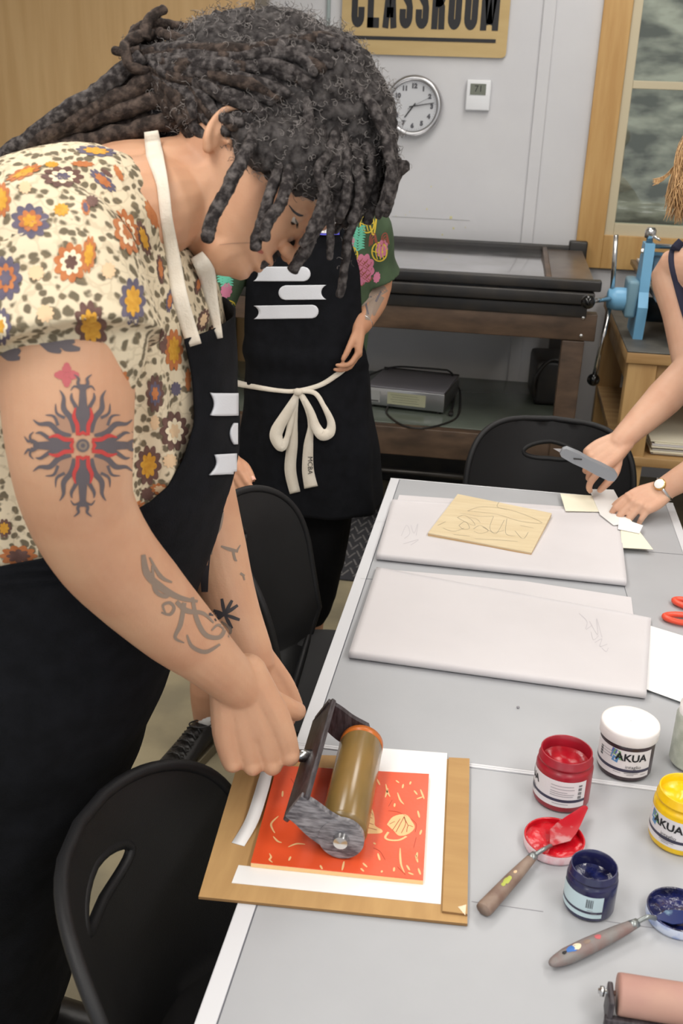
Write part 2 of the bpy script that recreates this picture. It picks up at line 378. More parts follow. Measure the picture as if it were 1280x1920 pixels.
# marks on surfaces, measured on the surface and joined into its mesh
class Marks:
    def __init__(s, bvh, off=0.0006): s.b = bvh; s.mb = MB(); s.off = off; s.k = 0
    def grid(s, rows, mt, closed=False, dz=0.0):
        n = len(rows[0]); idx = {}; vs = []
        for i, r in enumerate(rows):
            for j, (x, y) in enumerate(r):
                p, nr = hit(s.b, x, y, s.off+dz)
                if p is not None: idx[(i, j)] = len(vs); vs.append(p)
        fs = []
        for i in range(len(rows)-1):
            for j in range(n if closed else n-1):
                q = [(i, j), (i, (j+1) % n), (i+1, (j+1) % n), (i+1, j)]
                if all(k in idx for k in q):
                    c = [vs[idx[k]] for k in q]
                    if max((c[a]-c[b]).length for a in range(4) for b in range(a)) < 0.06: fs.append([idx[k] for k in q])
        s.mb.add(vs, fs, mt)
    def stroke(s, pts, wd, mt, step=3.0, dz=0.0):
        q = [V((x, y, 0)) for x, y in pts]
        if not hasattr(wd, '__len__'): wd = [wd]*len(q)
        sub = max(2, int(sum((q[i+1]-q[i]).length for i in range(len(q)-1))/max(1, len(q)-1)/step))
        cp, cr = smooth_path(q, wd, sub); rows = []
        for i, p in enumerate(cp):
            t = (cp[min(i+1, len(cp)-1)]-cp[max(i-1, 0)]).normalized(); nn = V((-t.y, t.x, 0))*cr[i]/2
            rows.append([(p.x-nn.x, p.y-nn.y), (p.x, p.y), (p.x+nn.x, p.y+nn.y)])
        s.grid(rows, mt, False, dz)
    def blob(s, cx, cy, rx, ry, mt, rot=0, lobes=0, amp=0.0, dz=0.0, seg=0, rings=4):
        seg = seg or (max(16, lobes*6)); rows = []
        for i in range(rings+1):
            f = max(i/rings, 0.02); r = []
            for k in range(seg):
                a = 2*PI*k/seg; g = f*(1+(amp*abs(math.cos(lobes*a/2))-amp/2 if lobes else 0))
                x = rx*g*math.cos(a); y = ry*g*math.sin(a); r.append((cx+x*math.cos(rot)-y*math.sin(rot), cy+x*math.sin(rot)+y*math.cos(rot)))
            rows.append(r)
        s.grid(rows, mt, True, dz)
    def quad(s, a, b, c, d, mt, n=8, dz=0.0):
        rows = []
        for i in range(n+1):
            u = i/n; L_ = (a[0]*(1-u)+d[0]*u, a[1]*(1-u)+d[1]*u); R_ = (b[0]*(1-u)+c[0]*u, b[1]*(1-u)+c[1]*u)
            rows.append([(L_[0]*(1-j/n)+R_[0]*j/n, L_[1]*(1-j/n)+R_[1]*j/n) for j in range(n+1)])
        s.grid(rows, mt, False, dz)
    def join(s, o):
        me = o.data; nv = len(me.vertices); bm = bmesh.new(); bm.from_mesh(me)
        base = len(me.materials)
        vs = [bm.verts.new(p) for p in s.mb.v]
        for f, k in zip(s.mb.f, s.mb.m):
            try:
                q = bm.faces.new([vs[i] for i in f]); q.material_index = base+k; q.smooth = True
            except ValueError: pass
        for mt in s.mb.mats: me.materials.append(mt)
        bm.to_mesh(me); bm.free()
def inpoly(x, y, poly):
    c = False; n = len(poly)
    for i in range(n):
        x1, y1 = poly[i]; x2, y2 = poly[i-1]
        if (y1 > y) != (y2 > y) and x < (x2-x1)*(y-y1)/(y2-y1)+x1: c = not c
    return c
def plate(outline, holes, step, fn, thick, mt, mb):   # flat outline with holes -> curved plate of real thickness; fn(x,y)->(point, normal)
    pts = [V(p) for p in outline]; edges = [(i, (i+1) % len(outline)) for i in range(len(outline))]
    for h in holes:
        o = len(pts); pts += [V(p) for p in h]; edges += [(o+i, o+(i+1) % len(h)) for i in range(len(h))]
    xs = [p[0] for p in outline]; ys = [p[1] for p in outline]; x = min(xs)+step/2
    while x < max(xs):
        y = min(ys)+step/2
        while y < max(ys):
            if inpoly(x, y, outline) and not any(inpoly(x, y, h) for h in holes): pts.append(V((x, y)))
            y += step
        x += step
    r = delaunay_2d_cdt([V((p[0], p[1])) for p in pts], edges, [], 0, 1e-6)
    v2, f2 = r[0], r[2]; keep = []
    for f in f2:
        c = sum((v2[i] for i in f), V((0, 0)))/len(f)
        if inpoly(c.x, c.y, outline) and not any(inpoly(c.x, c.y, h) for h in holes): keep.append(list(f))
    top = []; bot = []
    for q in v2:
        p, nr = fn(q.x, q.y); top.append(p+nr*thick/2); bot.append(p-nr*thick/2)
    n = len(v2); cnt = {}
    for f in keep:
        for a in range(len(f)): e = (f[a], f[(a+1) % len(f)]); cnt[e] = 1
    sides = [(a, b) for (a, b) in cnt if (b, a) not in cnt]
    mb.add(top+bot, keep+[[i+n for i in reversed(f)] for f in keep]+[(b, a, a+n, b+n) for a, b in sides], mt)
def loft(mb, st, mt, seg=48, pw=2.2, cap=True, a0=None, a1=None, off=0.0):
    full = a0 is None; vs = []
    for (z, cx, cy, rx, ry) in st:
        for k in range(seg if full else seg+1):
            a = 2*PI*k/seg if full else a0+(a1-a0)*k/seg
            vs.append(torso_pt((z, cx, cy, rx, ry), a, pw, off))
    w_ = seg if full else seg+1
    fs = [(i*w_+k, i*w_+(k+1) % w_, (i+1)*w_+(k+1) % w_, (i+1)*w_+k) for i in range(len(st)-1) for k in range(seg)]
    if cap and full: fs += [list(range(seg-1, -1, -1)), [(len(st)-1)*seg+k for k in range(seg)]]
    mb.add(vs, fs, mt)
def torso_pt(s_, a, pw=2.2, off=0.0):
    z, cx, cy, rx, ry = s_; c, s = math.cos(a), math.sin(a)
    c = math.copysign(abs(c)**(2/pw), c); s = math.copysign(abs(s)**(2/pw), s)
    return V((cx+(rx+off)*c, cy+(ry+off)*s, z))
def lerp_st(st, z):
    st = sorted(st)
    if z <= st[0][0]: return (z,)+tuple(st[0][1:])
    for a, b in zip(st, st[1:]):
        if z <= b[0]:
            t = (z-a[0])/(b[0]-a[0]); t2 = t*t*(3-2*t)*0.4+t*0.6
            return (z,)+tuple(a[i]*(1-t2)+b[i]*t2 for i in range(1, 5))
    return (z,)+tuple(st[-1][1:])
def interp(x, xs, ys):
    return float(np.interp(x, xs, ys))
def vnoise(co, scale, seed=0.0):
    return np.array([noise.noise(V((p[0]*scale+seed, p[1]*scale, p[2]*scale))) for p in co])
def text_geo(txt, size=1.0, bold=0.0, res=4):
    c = bpy.data.curves.new('t', 'FONT'); c.body = txt; c.size = size; c.offset = bold; c.align_x = 'CENTER'; c.align_y = 'CENTER'; c.resolution_u = res
    o = bpy.data.objects.new('t', c); COL.objects.link(o)
    me = bpy.data.meshes.new_from_object(o.evaluated_get(bpy.context.evaluated_depsgraph_get()))
    vs = [v.co.copy() for v in me.vertices]; fs = [list(p.vertices) for p in me.polygons]
    bpy.data.objects.remove(o); bpy.data.curves.remove(c); bpy.data.meshes.remove(me)
    return vs, fs

# ================================================================== THE ROOM
YW = 4.8
def bx(mb, x0, x1, y0, y1, z0, z1, mt, bev=0.0):
    mb.box(((x0+x1)/2, (y0+y1)/2, (z0+z1)/2), (abs(x1-x0), abs(y1-y0), abs(z1-z0)), mt, None, bev)
RX0, RX1, RY0, ZC = -3.0, 2.6, -3.2, 3.0
a = MB(); bx(a, RX0, RX1, RY0, YW+0.2, -0.1, 0, K['floor']); struct('floor', a)
a = MB(); bx(a, RX0, RX1, RY0, YW+0.2, ZC, ZC+0.1, K['ceil']); struct('ceiling', a)
a = MB(); bx(a, RX0-0.1, RX0, RY0, YW, 0, ZC, K['wall']); struct('wall_left', a)
a = MB(); bx(a, RX1, RX1+0.1, RY0, YW, 0, ZC, K['wall']); struct('wall_right', a)
wl = PYY(1097, 300, YW).x; wi = PYY(1149, 300, YW).x; wz0 = PYY(1100, 500, YW).z
wr = wl+1.5; wzt = 2.75
a = MB()
bx(a, RX0, wl+0.06, YW, YW+0.15, 0, ZC, K['wall']); bx(a, wr-0.06, RX1, YW, YW+0.15, 0, ZC, K['wall'])
bx(a, wl+0.06, wr-0.06, YW, YW+0.15, 0, wz0+0.06, K['wall']); bx(a, wl+0.06, wr-0.06, YW, YW+0.15, wzt-0.06, ZC, K['wall'])
struct('wall_back', a)
# ceiling fixtures for the lamps
proto = None
for (lx, ly, lp) in LAMPS:
    if proto is None:
        t = thing('ceiling_lamp', 'long flat fluorescent lamp on the ceiling', 'lamp', (lx, ly, 2.95), 'ceiling lamps')
        a = MB(); bx(a, lx-0.32, lx+0.32, ly-0.67, ly+0.67, 2.945, 3.0, K['white'], 0.005); hs = obj('housing', a, t)
        proto = t; px0 = (lx, ly)
    else:
        t = proto.copy(); COL.objects.link(t); t.location = (lx, ly, 2.95)
        for ch in list(proto.children):
            c = ch.copy(); COL.objects.link(c); c.parent = t
# window
gz0 = PYY(1160, 432, YW).z; gz1 = PYY(1150, 418, YW).z; gx = PYY(1167, 300, YW).x
mzz = PYY(1230, 160, YW).z
a = MB()
bx(a, wl, wi, YW-0.03, YW+0.02, wz0, wzt, K['pine'], 0.003); bx(a, wr-(wi-wl), wr, YW-0.03, YW+0.02, wz0, wzt, K['pine'], 0.003)
bx(a, wi, wr-(wi-wl), YW-0.03, YW+0.02, wz0, gz0-0.02, K['pine'], 0.003); bx(a, wi, wr-(wi-wl), YW-0.03, YW+0.02, wzt-0.11, wzt, K['pine'], 0.003)
win = struct('window_1', a); win['label'] = 'pine-cased window with cream sash looking onto a stone wall'
a = MB(); xr = wr-(wi-wl)
zb = gz0-0.04
bx(a, wi, gx, YW-0.015, YW+0.04, zb, wzt-0.11, K['cream'], 0.003); bx(a, xr-0.04, xr, YW-0.015, YW+0.04, zb, wzt-0.11, K['cream'], 0.003)
bx(a, gx, xr-0.04, YW-0.015, YW+0.04, zb, gz1, K['cream'], 0.003); bx(a, gx, xr-0.04, YW-0.012, YW+0.035, mzz-0.016, mzz+0.016, K['cream'], 0.003)
bx(a, gx, xr-0.04, YW-0.015, YW+0.04, wzt-0.16, wzt-0.11, K['cream'], 0.003); bx(a, gx+0.62, gx+0.655, YW-0.01, YW+0.03, gz1, wzt-0.13, K['cream'], 0.003)
struct('sash', a, win)
K['glass'] = glass_mat('window_glass')
a = MB(); bx(a, gx-0.005, xr-0.035, YW+0.012, YW+0.016, gz1-0.005, wzt-0.15, K['glass']); struct('pane', a, win)
a = MB(); bx(a, -0.6, 4.5, YW+1.2, YW+1.35, -0.5, 4.2, K['stone'])
wo = struct('exterior_wall', a)
# maple door leaf at the left, its dark frame
dx = PYY(483, 20, YW).x; fx = PYY(506, 20, YW).x
a = MB(); bx(a, -2.75, dx, YW-0.055, YW-0.005, 0.01, 2.7, K['maple'], 0.003); dr = struct('door_1', a); dr['label'] = 'pale maple door leaf with vertical grain'
a = MB(); bx(a, dx+0.002, fx, YW-0.06, YW-0.002, 0, 2.76, mat('taupe_frame', (120, 112, 100), 0.5), 0.003); bx(a, -2.8, dx+0.002, YW-0.06, YW-0.002, 2.702, 2.76, K['cream'], 0.003); struct('door_frame', a, dr)
# battens and pipe on the wall
xx = PYY(1012, 200, YW).x
a = MB(); bx(a, xx-0.026, xx+0.026, YW-0.014, YW-0.001, 0.0, 2.99, K['wall'], 0.004); struct('trim_1', a)
xx = PYY(616, 30, YW).x
a = MB(); bx(a, xx-0.008, xx+0.008, YW-0.012, YW-0.001, 1.6, 2.99, mat('grey_green_metal', (140, 150, 148), 0.4, metal=0.5), 0.003); struct('trim_2', a)
# paint specks low on the wall
a = MB()
for (sx, sy, r) in [(808, 350, 1.6), (845, 408, 3.5), (850, 428, 2.5), (872, 426, 1.2), (800, 392, 2), (829, 440, 2), (742, 405, 1), (760, 403, 1), (768, 397, 1)]:
    c = PYY(sx, sy, YW-0.0008); a.box(c, (r*0.003, 0.001, r*0.0035), mat('yellow_speck', (206, 200, 150), 0.8), None)
c0 = PYY(735, 405, YW); c1 = PYY(880, 414, YW); a.box((c0+c1)/2+V((0, -0.001, 0)), (c1.x-c0.x, 0.001, 0.0018), mat('wall_scratch', (170, 170, 170), 0.8))
struct('trim_3', a)

# CLASSROOM sign
sL = PYY(640, 92, YW); sR = PYY(947, 118, YW); sb = (sL.z+sR.z)/2; sh = 0.47
t = thing('classroom_sign', 'brass-coloured board with black capitals reading CLASSROOM and a black rule', 'sign', ((sL.x+sR.x)/2, YW-0.02, sb))
a = MB(); cxs = (sL.x+sR.x)/2; sw = sR.x-sL.x
out = []
for (qx, qz, a0) in [(1, 1, 0), (-1, 1, 90), (-1, -1, 180), (1, -1, 270)]:
    for k in range(5): an = math.radians(a0+k*22.5); out.append((qx*(sw/2-0.02)+0.02*math.cos(an), qz*(sh/2-0.02)+0.02*math.sin(an)))
plate(out, [], 5, lambda x, y: (V((cxs+x, YW-0.012, sb+sh/2+y)), V((0, -1, 0))), 0.01, K['gold'], a)
obj('board', a, t, False)
lb = PYY(795, 55, YW).z; lx0 = PYY(660, 30, YW).x; lx1 = PYY(934, 50, YW).x
hh = 0.235
def arc_(cx, cy, rx, ry, a0, a1, n=8): return [(cx+rx*math.cos(math.radians(a0+(a1-a0)*k/n)), cy+ry*math.sin(math.radians(a0+(a1-a0)*k/n))) for k in range(n+1)]
w_, q_ = 0.36, 0.085        # letter width and half stroke, in units of letter height
l_, r_ = q_, w_-q_
rr_ = w_/2-q_; cxl = w_/2
ring = arc_(cxl, 1-q_-rr_, rr_, rr_, 0, 180)+arc_(cxl, q_+rr_, rr_, rr_, 180, 360)
LET = {'C': [[(r_, 0.66)]+arc_(cxl, 1-q_-rr_, rr_, rr_, 0, 180)+arc_(cxl, q_+rr_, rr_, rr_, 180, 360)+[(r_, 0.34)]],
 'L': [[(l_, 1), (l_, 0)], [(0, q_), (w_*0.92, q_)]],
 'A': [[(l_-0.02, 0), (cxl, 1)], [(r_+0.02, 0), (cxl, 1)], [(l_, 0.26), (r_, 0.26)]],
 'S': [[(r_, 0.68)]+arc_(cxl, 1-q_-rr_, rr_, rr_, 0, 180)+[(l_, 0.66), (l_+0.02, 0.58), (r_-0.02, 0.42), (r_, 0.34)]+arc_(cxl, q_+rr_, rr_, rr_, 0, -180)+[(l_, 0.32)]],
 'R': [[(l_, 0), (l_, 1)], [(l_, 1-q_), (cxl, 1-q_)]+arc_(cxl, 1-q_-rr_, rr_, rr_, 90, 0)+[(r_, 0.68)]+arc_(cxl, 0.45+rr_, rr_, rr_, 0, -90)+[(l_, 0.45)], [(cxl, 0.48), (r_-0.01, 0.36), (r_, 0)]],
 'O': [ring+[ring[0]]],
 'M': [[(l_, 0), (l_, 1)], [(r_+0.13, 0), (r_+0.13, 1)], [(l_, 0.98), (cxl+0.065, 0.1)], [(r_+0.13, 0.98), (cxl+0.065, 0.1)]]}
word = 'CLASSROOM'; adv = [w_+0.085+(0.13 if c_ == 'M' else 0) for c_ in word]; tot = sum(adv)-0.085; sx_ = (lx1-lx0)/tot
a = MB(); x_ = 0
for c_, ad in zip(word, adv):
    for pth in LET[c_]:
        n = len(pth); vs = []
        for i in range(n):
            e0, e1 = V(pth[max(i-1, 0)]), V(pth[min(i+1, n-1)]); tg = (e1-e0).normalized(); nn = V((-tg.y, tg.x))*q_
            for sg in (-1, 1): vs.append(V((lx0+(x_+pth[i][0]+nn.x*sg)*sx_, YW-0.0185, lb+(pth[i][1]+nn.y*sg)*hh)))
        a.add(vs, [(2*i, 2*i+2, 2*i+3, 2*i+1) for i in range(n-1)], K['signk'])
    x_ += ad
obj('lettering', a, t, False)
u0 = PYY(658, 68, YW); u1 = PYY(929, 80, YW)
a = MB(); a.box(((u0.x+u1.x)/2, YW-0.0185, (u0.z+u1.z)/2), (u1.x-u0.x, 0.002, 0.014), K['signk']); obj('rule', a, t, False)

# wall clock
cc = PYY(775, 199, YW-0.03); R_ = (PYY(775, 142, YW).z-PYY(775, 258, YW).z)/2
t = thing('wall_clock', 'round silver-rimmed wall clock with a pale face showing about quarter past seven', 'clock', cc)
a = MB(); a.lathe([(R_*0.8, 0.012), (R_*0.86, 0.03), (R_*0.96, 0.026), (R_, 0.012), (R_, -0.025), (0.001, -0.025)], K['brushed'], cc, 56, axis=(0, -1, 0)); obj('rim', a, t)
a = MB(); a.lathe([(0.0005, 0.0125), (R_*0.82, 0.012)], K['clockf'], cc, 48, axis=(0, -1, 0)); fc = obj('face', a, t)
a = MB()
for h in range(12):
    an = math.radians(90-30*(h+1)); vs, fs = text_geo(str(h+1), R_*0.2, 0.002); q = cc+V((math.cos(an)*R_*0.64, -0.0135, math.sin(an)*R_*0.64))
    a.add([q+V((v.x, 0, v.y)) for v in vs], fs, K['clockt'])
for h in range(60):
    an = math.radians(6*h); a.box(cc+V((math.cos(an)*R_*0.76, -0.0135, math.sin(an)*R_*0.76)), (R_*0.03, 0.0008, R_*0.008), K['clockt'], Matrix.Rotation(-an, 3, 'Y').to_4x4())
obj('numerals', a, t, False)
def hand(ang, ln, wd, tail, mt, y):
    an = math.radians(90-ang); d = V((math.cos(an), 0, math.sin(an))); n_ = V((-d.z, 0, d.x)); a = MB(); q = cc+V((0, y, 0))
    a.tube([q-d*tail, q+d*ln], wd, mt, 6, True); return a
obj('hour_hand', hand(217, R_*0.46, 0.0026, R_*0.12, K['signk'], -0.017), t)
obj('minute_hand', hand(80, R_*0.72, 0.002, R_*0.14, K['signk'], -0.020), t)
obj('second_hand', hand(62, R_*0.62, 0.0009, R_*0.2, K['clockt'], -0.022), t)

# thermostat
c0 = PYY(876, 149, YW); c1 = PYY(917, 208, YW); tc_ = (c0+c1)/2; tw = c1.x-c0.x; th = c0.z-c1.z
t = thing('thermostat', 'small white wall thermostat with a grey screen right of the clock', 'thermostat', (tc_.x, YW-0.01, tc_.z))
a = MB(); a.box((tc_.x, YW-0.014, tc_.z), (tw, 0.026, th), K['white'], None, 0.006); obj('housing', a, t)
a = MB(); a.box((tc_.x-0.002, YW-0.0285, tc_.z+th*0.19), (tw*0.64, 0.002, th*0.36), K['lcd'], None); sc_ = obj('screen', a, t, False)
a = MB(); vs, fs = text_geo('71', th*0.3); a.add([V((tc_.x+v.x, YW-0.0300, tc_.z+th*0.2+v.y)) for v in vs], fs, K['signk']); obj('digits', a, sc_, False)

# ================================================================== PRESS BENCH against the back wall
BX0, BX1, BY0, BY1, BZ = -1.35, 0.31, 3.75, 4.72, 1.065
t = thing('press_bench', 'long dark iron and brown timber press bench with a grey steel bed under the sign', 'workbench', (-0.5, 4.2, 0))
a = MB(); bx(a, BX0, BX1-0.16, BY0+0.05, BY1-0.04, BZ-0.05, BZ-0.008, K['bed'], 0.003); obj('bed', a, t)
a = MB(); bx(a, BX1-0.155, BX1, BY0+0.05, BY1-0.04, BZ-0.06, BZ-0.004, K['benchend'], 0.004); bx(a, BX1-0.175, BX1-0.155, BY0+0.06, BY1-0.05, BZ-0.03, BZ+0.006, K['brownb'], 0.003); obj('end_plate', a, t)
a = MB(); bx(a, BX0, BX1, BY1-0.04, BY1, BZ-0.07, BZ+0.012, K['iron'], 0.006); bx(a, BX1-0.06, BX1+0.02, BY1-0.045, BY1+0.005, BZ-0.05, BZ+0.035, K['iron'], 0.008); obj('rear_rail', a, t)
a = MB(); bx(a, BX0, BX1+0.02, BY0, BY0+0.05, BZ-0.03, BZ+0.008, K['iron'], 0.006); bx(a, BX0, BX1, BY0-0.02, BY0+0.05, BZ-0.075, BZ-0.034, K['iron'], 0.005); bx(a, BX0, BX1-0.02, BY0+0.005, BY0+0.05, BZ-0.125, BZ-0.08, K['iron'], 0.005); obj('front_rail', a, t)
zt = PYY(740, 567, BY0).z; zb_ = PYY(740, 617, BY0).z
a = MB(); bx(a, BX0, BX1+0.02, BY0+0.01, BY0+0.07, zb_, zt, K['brownb'], 0.004)
for q in (0, 1): a.lathe([(0.0001, 0.006), (0.006, 0.006), (0.007, 0)], K['chrome'], (BX1-0.03, BY0+0.0095, zb_+0.02+0.065*q), 10, axis=(0, -1, 0))
obj('beam', a, t)
a = MB(); bx(a, BX0, BX1+0.02, BY1-0.08, BY1-0.03, zb_, zt, K['brownb'], 0.004); obj('beam', a, t)
for (x, y) in ((BX1-0.055, BY0+0.04), (BX0+0.05, BY0+0.04), (BX1-0.06, BY1-0.06), (BX0+0.05, BY1-0.06)):
    a = MB(); bx(a, x-0.04, x+0.04, y-0.03, y+0.035, 0, zb_-0.002, K['brownb'] if y < 4 else K['iron'], 0.004); obj('leg', a, t)
SZ = PYY(740, 800, BY0+0.02).z
a = MB(); bx(a, BX0+0.1, BX1-0.02, BY0+0.075, BY1-0.1, SZ-0.02, SZ, K['bench_glass'], 0.002); obj('shelf', a, t)
a = MB(); bx(a, BX0, BX1-0.02, BY0+0.02, BY0+0.07, SZ-0.115, SZ-0.001, K['brownb'], 0.004); obj('lower_beam', a, t)
zl = PYY(700, 888, BY0).z
a = MB(); a.tube([(BX0, BY0+0.05, zl), (BX1-0.08, BY0+0.05, zl)], 0.013, K['steel'], 10); obj('stretcher', a, t)
a = MB(); bx(a, BX0+0.05, BX1-0.15, BY1-0.3, BY1-0.12, 0.0, 0.30, K['iron'], 0.01); obj('base_box', a, t)

# hot plate on the bench shelf
f0 = PZ(683, 757, SZ+0.012); f1 = PZ(831, 774, SZ+0.012); ex = (f1-f0).normalized(); wd = (f1-f0).length; ey = V((-ex.y, ex.x, 0)); hz = PYY(683, 724, f0.y).z-f0.z; dp = wd*0.95
t = thing('hot_plate', 'flat metal hot plate with a grey top and paper label on the bench shelf', 'hot plate', (f0+f1)/2)
Rm = Matrix(((ex.x, ey.x, 0, 0), (ex.y, ey.y, 0, 0), (0, 0, 1, 0), (0, 0, 0, 1)))
mid = (f0+f1)/2+ey*dp/2
a = MB(); a.box(mid+V((0, 0, hz/2)), (wd, dp, hz), K['brushed'], Rm, 0.003); obj('body', a, t)
a = MB(); a.box(mid+V((0, 0, hz+0.003)), (wd*0.98, dp*0.98, 0.006), mat('grey_plate_top', (150, 148, 156), 0.5), Rm, 0.002)
a.box(mid+ey*dp*0.49+V((0, 0, hz+0.006)), (wd*1.0, 0.006, 0.008), K['iron'], Rm); obj('plate', a, t)
a = MB(); a.box(f0+ex*wd*0.12+V((0, 0, hz*0.5))-ey*0.001, (wd*0.15, 0.002, hz*0.62), mat('grey_badge', (176, 176, 174), 0.5), Rm); a.box(f0+ex*wd*0.12+V((0, 0, hz*0.26))-ey*0.0022, (wd*0.12, 0.001, hz*0.06), K['iron'], Rm); obj('badge', a, t, False)
a = MB(); a.box(f0+ex*wd*0.53+V((0, 0, hz*0.5))-ey*0.001, (wd*0.48, 0.002, hz*0.66), mat('yellow_note', (186, 186, 156), 0.8), Rm)
for k in range(4): a.box(f0+ex*wd*(0.5+0.02*(k % 2))+V((0, 0, hz*(0.7-0.13*k)))-ey*0.0022, (wd*0.34, 0.001, 0.0012), K['lcd'], Rm)
obj('note', a, t, False)
for (q, r) in ((0.08, 0.08), (0.92, 0.08), (0.08, 0.92), (0.92, 0.92)):
    a = MB(); a.lathe([(0.01, -0.012), (0.012, 0), (0.001, 0.001)], K['iron'], f0+ex*wd*q+ey*dp*r, 12); obj('foot', a, t)
a = MB(); zc = SZ+0.004
cp = [f0+ex*wd*0.3+V((0, 0, 0.004))+ey*0.02, PZ(725, 775, zc), PZ(752, 796, zc), PZ(790, 803, zc), PZ(840, 792, zc), PZ(860, 775, zc), PZ(862, 735, zc+0.02), PZ(852, 715, zc+0.06), PZ(846, 700, SZ+hz+0.03), PZ(838, 694, SZ+hz+0.03)]
cp2 = [PZ(838, 694, SZ+hz+0.03), PZ(790, 690, SZ+hz+0.035), PZ(740, 688, SZ+hz+0.03), PZ(700, 700, SZ+hz), PZ(672, 716, SZ+0.03), PZ(685, 718, SZ+0.01)]
cp3 = [PZ(838, 694, SZ+hz+0.03), PZ(850, 705, SZ+0.06), PZ(852, 740, SZ+0.02), PZ(846, 770, zc)]
for c in (cp, cp2, cp3): a.tube(smooth_path(c, None, 8)[0], 0.004, K['iron'], 8)
a.box(PZ(845, 775, zc+0.006), (0.018, 0.035, 0.014), K['iron'], None, 0.003)
obj('power_cord', a, t)
# black case on the shelf's right
a = MB(); q = PZ(1015, 760, SZ); a.box(q+V((0.03, 0.12, 0.1)), (0.16, 0.26, 0.19), K['iron'], 0.1, 0.02)
a.tube(smooth_path([q+V((-0.03, 0.0, 0.02)), q+V((-0.04, -0.03, 0.12)), q+V((0.02, -0.01, 0.2)), q+V((0.1, 0.0, 0.16)), q+V((0.09, -0.01, 0.05))], None, 6)[0], 0.008, K['iron'], 8)
tag(obj('equipment_case', a), 'black equipment case at the right end of the bench shelf', 'case')

# ================================================================== WOODEN BENCH and blue press
TZ = 0.86
wc = PZ(1143, 655, TZ); bl = PZ(1128, 500, TZ); WX0 = (wc.x+bl.x)/2+0.004; WY0 = wc.y; WX1 = WX0+1.1; WY1 = YW-0.06
t = thing('wooden_bench', 'pine bench with a scuffed dark top carrying the blue press', 'workbench', ((WX0+WX1)/2, (WY0+WY1)/2, 0))
a = MB(); bx(a, WX0, WX1, WY0, WY1, TZ-0.006, TZ, K['bench_top'], 0.002); bx(a, WX0, WX1, WY0, WY1, TZ-0.045, TZ-0.0065, K['wood_h'], 0.003); obj('top', a, t)
for (x, y) in ((WX0+0.06, WY0+0.05), (WX1-0.06, WY0+0.05), (WX0+0.06, WY1-0.06), (WX1-0.06, WY1-0.06)):
    a = MB(); bx(a, x-0.05, x+0.05, y-0.04, y+0.04, 0, TZ-0.046, K['wood'], 0.003); obj('leg', a, t)
a = MB(); bx(a, WX0+0.112, WX1-0.112, WY0+0.03, WY0+0.06, TZ-0.16, TZ-0.046, K['wood_h'], 0.003); obj('rail', a, t)
a = MB(); bx(a, WX0+0.03, WX0+0.06, WY0+0.1, WY1-0.1, TZ-0.16, TZ-0.046, K['wood'], 0.003); obj('rail', a, t)
LZ = PYY(1240, 858, WY0+0.02).z
a = MB(); bx(a, WX0+0.012, WX1-0.012, WY0+0.0, WY1-0.1, LZ-0.035, LZ, K['wood_h'], 0.003); obj('lower_shelf', a, t)
a = MB(); n_ = 0
for k in range(9): a.box((WX0+0.48+0.006*math.sin(k*2.1), WY0+0.32+0.008*math.cos(k*1.7), LZ+0.004+0.006*k), (0.68, 0.56, 0.004), K['cream_paper'] if k % 3 else K['paper'], 0.01*math.sin(k*3.0))
tag(obj('paper_stack', a, None, False), 'stack of pale felt-edged papers on the pine bench lower shelf', 'paper stack')
a = MB(); a.box((WX0+0.42, WY1-0.2, LZ+0.2), (0.5, 0.03, 0.36), mat('grey_board', (168, 168, 178), 0.7), None, 0.003)
tag(obj('grey_panel', a), 'pale grey board standing on the pine bench lower shelf behind the papers', 'board')

b0 = PZ(1188, 636, TZ); PYp = b0.y+0.05
def Q(px, py, dy=0.0): return PYY(px, py, PYp+dy)
t = thing('etching_press', 'small blue tabletop etching press with chrome spoke handles', 'press', (b0.x, PYp, TZ))
topc = Q(1200, 455); k_ = (Q(1200, 455).z-TZ)
def side_frame(x0, name='side_frame'):
    a = MB(); T_ = 0.035; h = k_
    prof = [(-0.14, 0), (-0.14, 0.05), (-0.06, 0.11), (-0.05, 0.2), (-0.02, h), (0.07, h), (0.09, 0.2), (0.1, 0.11), (0.17, 0.05), (0.17, 0)]
    prof = [(-0.05, 0.0), (-0.075, 0.12), (-0.04, 0.17), (-0.03, h), (0.055, h), (0.12, 0.17), (0.16, 0.08), (0.17, 0)]
    plate([(y, z) for y, z in prof], [], 5, lambda y, z: (V((x0+T_/2, PYp+y, TZ+z)), V((-1, 0, 0))), T_, K['blue'], a)
    a.lathe([(0.0001, 0.008), (0.01, 0.007), (0.012, 0)], K['chrome'], (x0-0.001, PYp-0.0, TZ+h-0.03), 12, axis=(-1, 0, 0))
    a.lathe([(0.0001, 0.008), (0.009, 0.007), (0.011, 0)], K['chrome'], (x0-0.001, PYp-0.03, TZ+0.12), 12, axis=(-1, 0, 0))
    o = obj(name, a, t, False); return o
x0 = b0.x-0.005; side_frame(x0); side_frame(x0+0.52)
a = MB(); c = Q(1200, 440); a.lathe([(0.0001, 0), (0.012, 0), (0.012, 0.018), (0.02, 0.02), (0.02, 0.045), (0.014, 0.055), (0.0001, 0.055)], K['chrome'], (x0+0.018, PYp+0.012, TZ+k_-0.002), 16); a.tube([(x0+0.018, PYp+0.01, TZ+k_+0.03), (x0+0.05, PYp-0.02, TZ+k_+0.015)], 0.005, K['chrome'], 8); obj('pressure_screw', a, t)
for dz, dy in ((0.0-0.012, 0.03), (-0.038, -0.0)):
    a = MB(); a.tube([(x0+0.034, PYp+dy, TZ+k_+dz), (x0+0.522, PYp+dy, TZ+k_+dz)], 0.009, K['chrome'], 14); obj('tie_rod', a, t)
